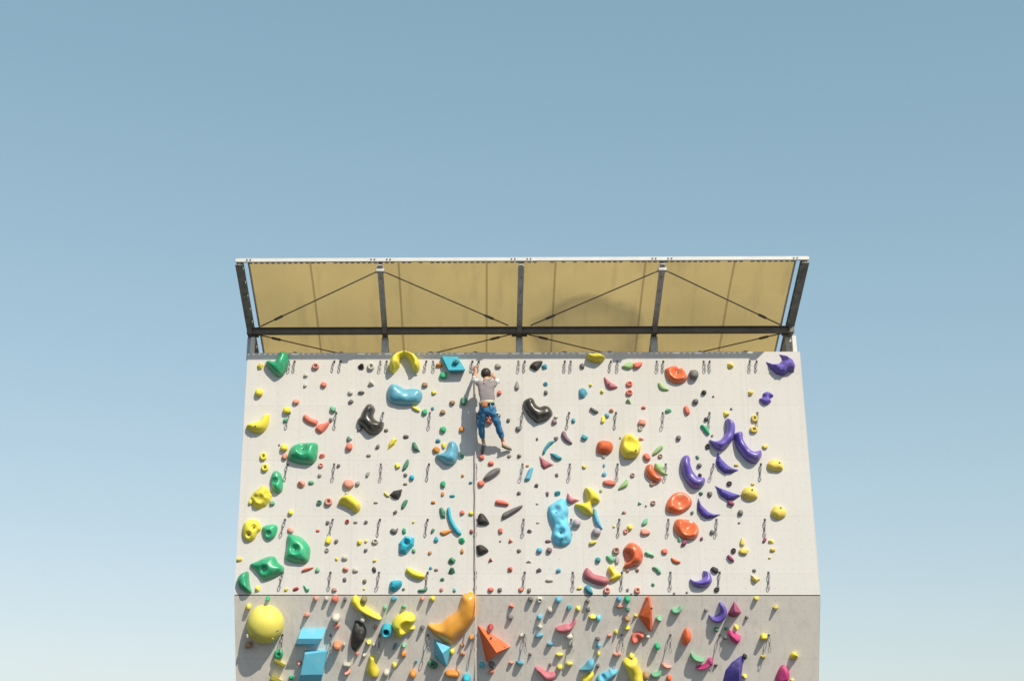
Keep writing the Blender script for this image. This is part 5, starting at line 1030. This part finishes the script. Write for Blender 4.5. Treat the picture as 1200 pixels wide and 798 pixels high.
def small_mesh(w, h, H, kind, turn, seed):
    """one small hold as a bmesh round its bolt; returns (bmesh, smooth, bolt height or None)"""
    rnd = random.Random(seed); bm = bmesh.new(); a, b = w / 2, h / 2
    rot = Matrix.Rotation(R(turn), 2)
    def ringv(pts, s, z, dx=0, dy=0): return [bm.verts.new((*(rot @ Vector((x * s + dx, y * s + dy))), z)) for x, y in pts]
    def skin(rings, cap=True):
        for A_, B_ in zip(rings, rings[1:]):
            m = len(A_)
            for k in range(m): bm.faces.new((A_[k], A_[(k + 1) % m], B_[(k + 1) % m], B_[k]))
        if cap: bm.faces.new(rings[-1])
    if kind in ('facet', 'tri'):
        n = 3 if kind == 'tri' else rnd.choice((5, 6, 6, 7)); ph = rnd.uniform(0, 6.28) if kind != 'tri' else math.pi / 2 + rnd.uniform(-.4, .4)
        base = []
        for k in range(n):
            t = ph + 2 * math.pi * (k + rnd.uniform(-.25, .25) * (n > 3)) / n; s = rnd.uniform(.92, 1.12) * (1.15 if n == 3 else 1); base.append((a * s * math.cos(t), b * s * math.sin(t)))
        for x, y in base: bm.verts.new((*(rot @ Vector((x, y))), -.005)); bm.verts.new((*(rot @ Vector((x * .97, y * .97))), H * .15))
        m = 1 if kind == 'tri' else rnd.choice((2, 3, 3, 4)); ox, oy = rnd.uniform(-.25, .25) * a, rnd.uniform(-.1, .35) * b
        for k in range(m):
            t = rnd.uniform(0, 6.28) + 2 * math.pi * k / m; s = rnd.uniform(.35, .68); bm.verts.new((*(rot @ Vector((ox + a * s * math.cos(t), oy + b * s * math.sin(t)))), H * rnd.uniform(.82, 1.0)))
        if m == 1:
            for k in range(3): bm.verts.new((*(rot @ Vector((ox + .16 * a * math.cos(k * 2.1), oy + .16 * b * math.sin(k * 2.1)))), H * .95))
        bmesh.ops.convex_hull(bm, input=bm.verts); bevel_all(bm, min(w, h) * .05, 1)
        return bm, False, None
    n = 14; pts = []
    for k in range(n):
        t = 2 * math.pi * k / n; c_, s_ = math.cos(t), math.sin(t); e = .8
        x = a * abs(c_) ** e * (1 if c_ >= 0 else -1); y = b * abs(s_) ** e * (1 if s_ >= 0 else -1)
        if kind == 'half': y = y * .55 if y > 0 else y; y += b * .25
        if kind == 'tear': x *= .62 + .45 * (1 - (y / b + 1) / 2); x *= 1.1 - .6 * max(0, y / b)
        if kind in ('blob', 'long'): j = 1 + .42 * noise.noise(Vector((c_ * 1.1, s_ * 1.1, seed * 1.7))); x *= j; y *= j
        pts.append((x, y))
    up = {'half': .5, 'blob': -.16, 'tear': -.2}.get(kind, -.1) * b + rnd.uniform(-.08, .08) * b; lx = rnd.uniform(-.1, .1) * a
    if kind == 'ring' or kind == 'tube':
        deep = .1 if kind == 'tube' else .5
        skin([ringv(pts, 1, -.005), ringv(pts, 1.0, H * .25), ringv(pts, .95, H * .75), ringv(pts, .78, H), ringv(pts, .58, H * .97), ringv(pts, .44, H * .8), ringv(pts, .36, H * deep)])
        return bm, True, H * deep
    if kind == 'disc':
        skin([ringv(pts, 1, -.005), ringv(pts, 1, H * .6), ringv(pts, .9, H), ringv(pts, .3, H * .9), ringv(pts, .2, H * .6)]); return bm, True, H * .6
    if kind == 'ball': skin([ringv(pts, .92, -.005), ringv(pts, 1, H * .3), ringv(pts, .93, H * .62, lx * .5, up * .5), ringv(pts, .7, H * .87, lx, up), ringv(pts, .35, H, lx, up), ringv(pts, .1, H * .99, lx, up)])
    elif kind == 'half': skin([ringv(pts, 1, -.005), ringv(pts, 1, H * .12, 0, up * .1), ringv(pts, .9, H * .55, 0, up * .6), ringv(pts, .7, H * .9, 0, up), ringv(pts, .4, H, 0, up * .9), ringv(pts, .1, H * .95, 0, up * .8)])
    else: skin([ringv(pts, 1, -.005), ringv(pts, 1, H * .2), ringv(pts, .95, H * .58, lx * .4, up * .5), ringv(pts, .78, H * .88, lx, up), ringv(pts, .45, H, lx, up), ringv(pts, .1, H * .98, lx, up)])
    return bm, True, None
for i, (u, v, pan, w, h, H, c, kind, turn, lift, label) in enumerate(SMALL):
    bm, sm, bz = small_mesh(w, h, H, kind, turn, i + 11)
    bmesh.ops.recalc_face_normals(bm, faces=bm.faces)
    o = link('climbing_hold', bm, hmat(c, 0), None, sm); place(o, pan, u, v, lift)
    tag(o, label, 'climbing hold', 'climbing holds bolted to the wall')
    if bz is not None: bolt_on(o, 0, 0, bz, min(.02, min(w, h) * .16))
# the smallest chips, far past three hundred of their kind
bm_all = bmesh.new(); mats = []; 
for i, (u, v, pan, w, h, H, c, kind, turn, lift) in enumerate(CHIPS):
    bm, sm, bz = small_mesh(w, h, H, kind, turn, i + 900); bmesh.ops.recalc_face_normals(bm, faces=bm.faces)
    mt = hmat(c, 0)
    if mt not in mats: mats.append(mt)
    for f in bm.faces: f.material_index = mats.index(mt); f.smooth = sm
    bm.transform(FRAME[pan] @ Matrix.Translation((u, v, lift)))
    tmp = bpy.data.meshes.new('tmp'); bm.to_mesh(tmp); bm.free(); bm_all.from_mesh(tmp); bpy.data.meshes.remove(tmp)
o = link('foothold_chips', bm_all, mats); tag(o, 'scattered tiny screw-on foothold chips of many colours all over the wall', 'footholds', None, 'stuff')

# ------------------------------------------------------------------ quickdraws
def oval(bm, cz, rx, rz_, wire, y=0, n=14):
    tube(bm, [(rx * math.cos(2 * math.pi * k / n), y, cz + rz_ * math.sin(2 * math.pi * k / n)) for k in range(n)], wire, 6, True)
def make_draw(name, total, wide):
    """hanger, upper carabiner, sling, lower carabiner; hangs down from its origin on the panel, y towards the climber"""
    t = empty(name)
    bm = bmesh.new(); box(bm, -.022, .022, -.006, 0.004, -.035, .03); box(bm, -.018, .018, -.04, -.005, -.035, -.028); tube(bm, [(0, -.004, .008), (0, -.022, .008)], .014, 6); link('hanger', bm, M_bolt, t)
    c1 = .055 * wide; bm = bmesh.new(); oval(bm, -.035 - c1, .024 * wide, c1, .0078, -.035); link('carabiner', bm, M_chrome, t, True)
    z0, z1 = -.035 - 2 * c1 + .012, -total + 2 * c1 - .012
    if z1 < z0 - .02:
        bm = bmesh.new(); box(bm, -.014, .014, -.040, -.030, z1, z0); bevel_all(bm, .003); link('sling', bm, M_sling, t)
        bm = bmesh.new(); oval(bm, -total + c1, .026 * wide, c1, .0078, -.035); link('carabiner', bm, M_chrome, t, True)
    return t
def copy_thing(src):
    r = src.copy(); col.objects.link(r)
    for ch in src.children: c = ch.copy(); col.objects.link(c); c.parent = r
    return r
d0 = make_draw('quickdraw', .36, 1.0)
for i, (u, v, lean, pan, onrope, label) in enumerate(DRAWS):
    o = d0 if i == 0 else copy_thing(d0)
    P = FRAME[pan] @ Vector((u, v + .03, .0)); o.location = P
    o.rotation_euler = (0 if pan == 0 else R(3), math.atan2(-lean, .36) * .9 + random.Random(i).uniform(-.05, .06), random.Random(i + 7).uniform(-.4, .4))
    tag(o, label, 'quickdraw', 'quickdraws hanging in a grid on the wall')
a0 = make_draw('anchor_draw', .24, .95)
for i, (u, v, pan, lean, label) in enumerate(ANCHORS):
    o = a0 if i == 0 else copy_thing(a0)
    o.location = FRAME[0] @ Vector((u, v + .02, 0)); o.rotation_euler = (0, random.Random(i + 50).uniform(.0, .16), random.Random(i + 70).uniform(-.5, .5))
    tag(o, label, 'anchor', 'pairs of anchor draws along the top of the wall')

# ------------------------------------------------------------------ rope
bm = bmesh.new()
rx = -1.025; top = FRAME[0] @ Vector((rx, 4.80, .06)); pts = [top]
for k in range(1, 40): pts.append(Vector((rx + .002 * math.sin(k * .9), -.055 - .006 * math.sin(k * 1.3), top.z - (top.z - ZF) * k / 40)))
for k in range(1, 14): pts.append(Vector((rx + .01 * k / 13, -.06 - .05 * k / 13, ZF - (ZF - .3) * k / 13)))
tube(bm, pts, .013, 7)
harness_pt = Vector((J['pelvis'][0], J['pelvis'][1] + .17, J['waist'][2] - .02))
tube(bm, [top + Vector((.03, 0, 0)), top + Vector((.05, -.03, -.25)), Vector((-.93, -.2, 10.45)), harness_pt], .010, 6)
rope = link('climbing_rope', bm, M_rope, None, True); tag(rope, 'pinkish beige rope running straight down the middle of the wall past the climber', 'rope')

# ------------------------------------------------------------------ the climber
def skinned(name, verts, edges, radii, mat, parent=None, sub=2, root=0):
    """a skin-modifier body: one continuous surface, evaluated to a plain mesh"""
    me = bpy.data.meshes.new(name); me.from_pydata([tuple(v) for v in verts], edges, []); o = bpy.data.objects.new(name, me); col.objects.link(o)
    sk = o.modifiers.new('skin', 'SKIN'); sk.branch_smoothing = .4
    for i, d in enumerate(me.skin_vertices[0].data):
        r = radii[i]; d.radius = r if isinstance(r, tuple) else (r, r); d.use_root = (i == root)
    ss = o.modifiers.new('sub', 'SUBSURF'); ss.levels = sub; ss.render_levels = sub
    dg = bpy.context.evaluated_depsgraph_get(); dg.update()
    m2 = bpy.data.meshes.new_from_object(o.evaluated_get(dg)); o.modifiers.clear(); o.data = m2; bpy.data.meshes.remove(me)
    m2.materials.clear()
    for m in (mat if isinstance(mat, list) else [mat]): m2.materials.append(m)
    m2.polygons.foreach_set('use_smooth', [True] * len(m2.polygons))
    if parent: o.parent = parent
    return o
M_skin = plain('skin', (.56, .30, .20), .55, 0, .06, 12)
M_hair = plain('dark_hair', (.030, .024, .020), .55, 0, .4, 60)
M_shirt = plain('grey_shirt', (.24, .215, .23), .9, 0, .10, 9)
M_sleeve = plain('pale_blue_sleeve', (.56, .60, .66), .9, 0, .06, 9)
M_jeans = plain('blue_trousers', (.055, .21, .42), .9, 0, .18, 14)
M_shoe = plain('grey_climbing_shoe', (.16, .155, .15), .7, 0, .2, 20)
M_shoe2 = plain('tan_climbing_shoe', (.40, .33, .26), .7, 0, .15, 20)
M_rubber = plain('black_rubber', (.03, .03, .03), .8)
M_web = plain('harness_webbing', (.50, .53, .44), .85, 0, .15, 20, (.2, .26, .1))
M_webd = plain('dark_webbing', (.06, .07, .08), .85, 0, .15, 20)
M_bag = plain('orange_chalk_bag', (.50, .20, .09), .9, 0, .15, 15)
j = {k: Vector(v) for k, v in J.items()}
V_, E_, R_ = [], [], []
def jv(p, r, link_to=None):
    V_.append(p); R_.append(r); i = len(V_) - 1
    if link_to is not None: E_.append((link_to, i))
    return i
pe = jv(j['pelvis'], (.14, .125)); wa = jv(j['waist'], (.130, .115), pe); ch = jv(j['chest'], (.145, .125), wa); nb = jv(j['neck'], (.065, .06), ch)
hb = jv(j['headb'], .062, nb); hm = jv(j['headm'], (.088, .098), hb); ht = jv(j['headt'], (.075, .085), hm)
hands = []
for s in ('l', 'r'):
    a = jv(j['sh' + s], .062, ch); m1 = jv(j['sh' + s].lerp(j['el' + s], .5), .047, a); b = jv(j['el' + s], .042, m1); m2 = jv(j['el' + s].lerp(j['wr' + s], .4), .041, b); c = jv(j['wr' + s], .027, m2); d = jv(j['ha' + s], (.042, .022), c)
    a = jv(j['hip' + s], .092, pe); m1 = jv(j['hip' + s].lerp(j['kn' + s], .5), .080, a); b = jv(j['kn' + s], .058, m1); m2 = jv(j['kn' + s].lerp(j['an' + s], .4), .056, b); c = jv(j['an' + s], .036, m2); d = jv(j['he' + s], .042, c); e = jv(j['to' + s], (.04, .026), d)
climber = skinned('person', V_, E_, R_, M_skin, None, 3)
climber_core = climber.data.copy()
# fingers, ears and nose grow from the same mesh
bm = bmesh.new(); bm.from_mesh(climber.data)
for s, sx in (('l', -1), ('r', 1)):
    h = j['ha' + s]; w = (h - j['wr' + s]).normalized(); side = Vector((1, 0, 0)); toward = Vector((0, 1, 0))
    for k, L in enumerate((.072, .082, .078, .062)):
        r0 = h + side * (-.033 + .022 * k) + w * .01
        tube(bm, [r0, r0 + w * L * .45 + toward * .004, r0 + w * L * .75 + toward * .025, r0 + w * L * .8 + toward * .05], .009, 7, radii=[.0100, .0096, .009, .007])
    r0 = h - side * sx * -.03 - w * .03; tube(bm, [r0, r0 + side * sx * .035 + w * .02, r0 + side * sx * .045 + w * .05 + toward * .02], .01, 7, radii=[.012, .0105, .008])
hd = j['headm']
for sx in (-1, 1):
    ec = hd + Vector((sx * .088, -.005, -.015)); tube(bm, [ec + Vector((0, 0, -.032)), ec + Vector((sx * .012, -.012, -.01)), ec + Vector((sx * .014, -.014, .014)), ec + Vector((0, 0, .03))], .012, 7, radii=[.007, .011, .012, .007])
    tube(bm, [hd + Vector((sx * .032, .085, .002)), hd + Vector((sx * .032, .099, .002))], .012, 8)
tube(bm, [hd + Vector((0, .09, .02)), hd + Vector((0, .112, -.012)), hd + Vector((0, .1, -.028))], .012, 7, radii=[.008, .015, .010])
tube(bm, [hd + Vector((-.028, .09, -.055)), hd + Vector((0, .1, -.054)), hd + Vector((.028, .09, -.055))], .007, 6)
bm.normal_update(); bm.to_mesh(climber.data); bm.free()
climber.data.polygons.foreach_set('use_smooth', [True] * len(climber.data.polygons))
tag(climber, 'climber in grey shirt and blue trousers high on the wall, one arm raised', 'person')
# hair: a cap over the back and top of the head
bm = bmesh.new(); bmesh.ops.create_icosphere(bm, subdivisions=4, radius=1)
hc = hd + Vector((-.006, -.022, .022))
for v in list(bm.verts):
    q = v.co.copy(); s = 1 + .07 * noise.noise(q * 4.5) + .05 * noise.noise(q * 11)
    v.co = hc + Vector((q.x * .106 * s, q.y * .112 * s, q.z * .118 * s))
rm = [v for v in bm.verts if (v.co - hd).y > .055 and v.co.z < hd.z + .07 or v.co.z < hd.z - .085]
bmesh.ops.delete(bm, geom=rm, context='VERTS'); link('hair', bm, M_hair, climber, True)
# shirt and trousers: shells that follow the body
j['nape'] = j['chest'].lerp(j['neck'], .66)
BONES = [('torso', 'waist', 'chest'), ('torso', 'chest', 'nape'), ('neck', 'nape', 'neck'), ('pelvis', 'pelvis', 'waist'), ('neck', 'neck', 'headb'), ('head', 'headb', 'headt')]
for s in 'lr': BONES += [('upper_arm', 'sh' + s, 'el' + s), ('fore_arm', 'el' + s, 'wr' + s), ('hand', 'wr' + s, 'ha' + s), ('torso', 'chest', 'sh' + s), ('thigh', 'hip' + s, 'kn' + s), ('shin', 'kn' + s, 'an' + s), ('foot', 'an' + s, 'he' + s), ('foot', 'he' + s, 'to' + s), ('pelvis', 'pelvis', 'hip' + s)]
def bone_of(q):
    best = None
    for n_, a, b in BONES:
        A_, B_ = j[a], j[b]; ab = B_ - A_; t = max(0, min(1, (q - A_).dot(ab) / ab.length_squared)); d = (q - A_ - ab * t).length - (.05 if n_ in ('torso', 'pelvis') else 0)
        if best is None or d < best[0]: best = (d, n_, t)
    return best[1], best[2]
def shell(name, keep, off, mats, wob, mat_index=None):
    bm = bmesh.new(); bm.from_mesh(climber_core); bm.normal_update()
    bmesh.ops.delete(bm, geom=[f for f in bm.faces if not keep(*bone_of(f.calc_center_median()))], context='FACES')
    bmesh.ops.delete(bm, geom=[v for v in bm.verts if not v.link_faces], context='VERTS')
    for _ in range(2): bmesh.ops.smooth_vert(bm, verts=[v for v in bm.verts if v.is_boundary], factor=.5, use_axis_x=True, use_axis_y=True, use_axis_z=True)
    bm.normal_update()
    for v in bm.verts:
        q = v.co; v.co = q + v.normal * (off + wob * noise.noise(Vector((q.x * 8, q.y * 8, q.z * 17))))
    rim = [e for e in bm.edges if e.is_boundary]; nrm = {v: v.normal.copy() for e in rim for v in e.verts}
    ret = bmesh.ops.extrude_edge_only(bm, edges=rim)
    for v in ret['geom']:
        if isinstance(v, bmesh.types.BMVert):
            src = min(nrm, key=lambda w: (w.co - v.co).length_squared); v.co -= nrm[src] * off * .9
    o = link(name, bm, mats, climber, True)
    if mat_index:
        for f in o.data.polygons: f.material_index = mat_index(*bone_of(f.center))
    return o
shell('shirt', lambda n_, t: n_ == 'torso' or n_ == 'upper_arm' or (n_ == 'pelvis' and t > .25) or (n_ == 'fore_arm' and t < .22), .014, [M_shirt, M_sleeve], .016, lambda n_, t: 1 if n_ in ('upper_arm', 'fore_arm') and t > .12 else 0)
shell('trousers', lambda n_, t: n_ in ('pelvis', 'thigh') or (n_ == 'shin' and t < .68), .016, [M_jeans], .016)
# shoes
for s, mt in (('l', M_shoe), ('r', M_shoe2)):
    A_, B_ = j['he' + s], j['to' + s]; d = (B_ - A_).normalized()
    sh = skinned('shoe', [A_ - d * .02 + Vector((0, -.004, .012)), A_.lerp(B_, .35), A_.lerp(B_, .7), B_ + d * .02], [(0, 1), (1, 2), (2, 3)], [(.048, .05), (.048, .046), (.05, .038), (.034, .024)], mt, climber)
    bm = bmesh.new(); tube(bm, [A_ - d * .035 + Vector((0, 0, -.03)), A_.lerp(B_, .4) + Vector((0, .012, -.036)), B_ + d * .03 + Vector((0, 0, -.02))], .02, 8, radii=[.02, .018, .016]); link('sole', bm, M_rubber, sh, True)
# harness: waist belt, two leg loops, gear loops
def loop(c, rx, ry, tilt, z_half, mat, name, thick=.014, tx=0):
    bm = bmesh.new(); n = 28; rows = []
    rm_ = Matrix.Rotation(tilt, 3, 'Y') @ Matrix.Rotation(tx, 3, 'X')
    for k in range(n):
        t = 2 * math.pi * k / n; rows.append([bm.verts.new(c + rm_ @ Vector(((rx + e) * math.cos(t), (ry + e) * math.sin(t), z))) for e, z in ((0, -z_half), (thick, -z_half * .8), (thick, z_half * .8), (0, z_half))])
    for k in range(n):
        for q in range(4): bm.faces.new((rows[k][q], rows[(k + 1) % n][q], rows[(k + 1) % n][(q + 1) % 4], rows[k][(q + 1) % 4]))
    bmesh.ops.recalc_face_normals(bm, faces=bm.faces); return link(name, bm, mat, climber, True)
hz = j['pelvis'].lerp(j['waist'], .62)
belt = loop(hz, .162, .145, R(-5), .036, M_web, 'harness_belt')
for s in ('l', 'r'):
    c = j['hip' + s].lerp(j['kn' + s], .34); loop(c, .118, .118, R(10 if s == 'l' else -14), .026, M_webd if s == 'l' else M_web, 'leg_loop', .012, R(-25))
bm = bmesh.new(); gc = hz + Vector((.12, -.10, -.05))
tube(bm, [gc + Vector((.05 * math.cos(2 * math.pi * k / 12), -.02, .06 * math.sin(2 * math.pi * k / 12))) for k in range(12)], .008, 6, True); link('gear_loop', bm, M_web, climber, True)
# chalk bag clipped to the back of the belt
bm = bmesh.new(); cb = hz + Vector((-.055, -.205, -.07)); n = 16; rings = []
for z, r in ((-.075, .03), (-.066, .05), (-.03, .060), (.025, .056), (.05, .060), (.055, .05), (.03, .042)):
    rings.append([bm.verts.new(cb + Vector((r * 1.1 * math.cos(2 * math.pi * k / n), r * .75 * math.sin(2 * math.pi * k / n), z))) for k in range(n)])
for A_, B_ in zip(rings, rings[1:]):
    for k in range(n): bm.faces.new((A_[k], A_[(k + 1) % n], B_[(k + 1) % n], B_[k]))
bm.faces.new(list(reversed(rings[0]))); bm.faces.new(rings[-1])
bag = link('chalk_bag', bm, M_bag, None, True); tag(bag, 'orange-brown chalk bag hanging on the back of the climber\'s harness', 'chalk bag')
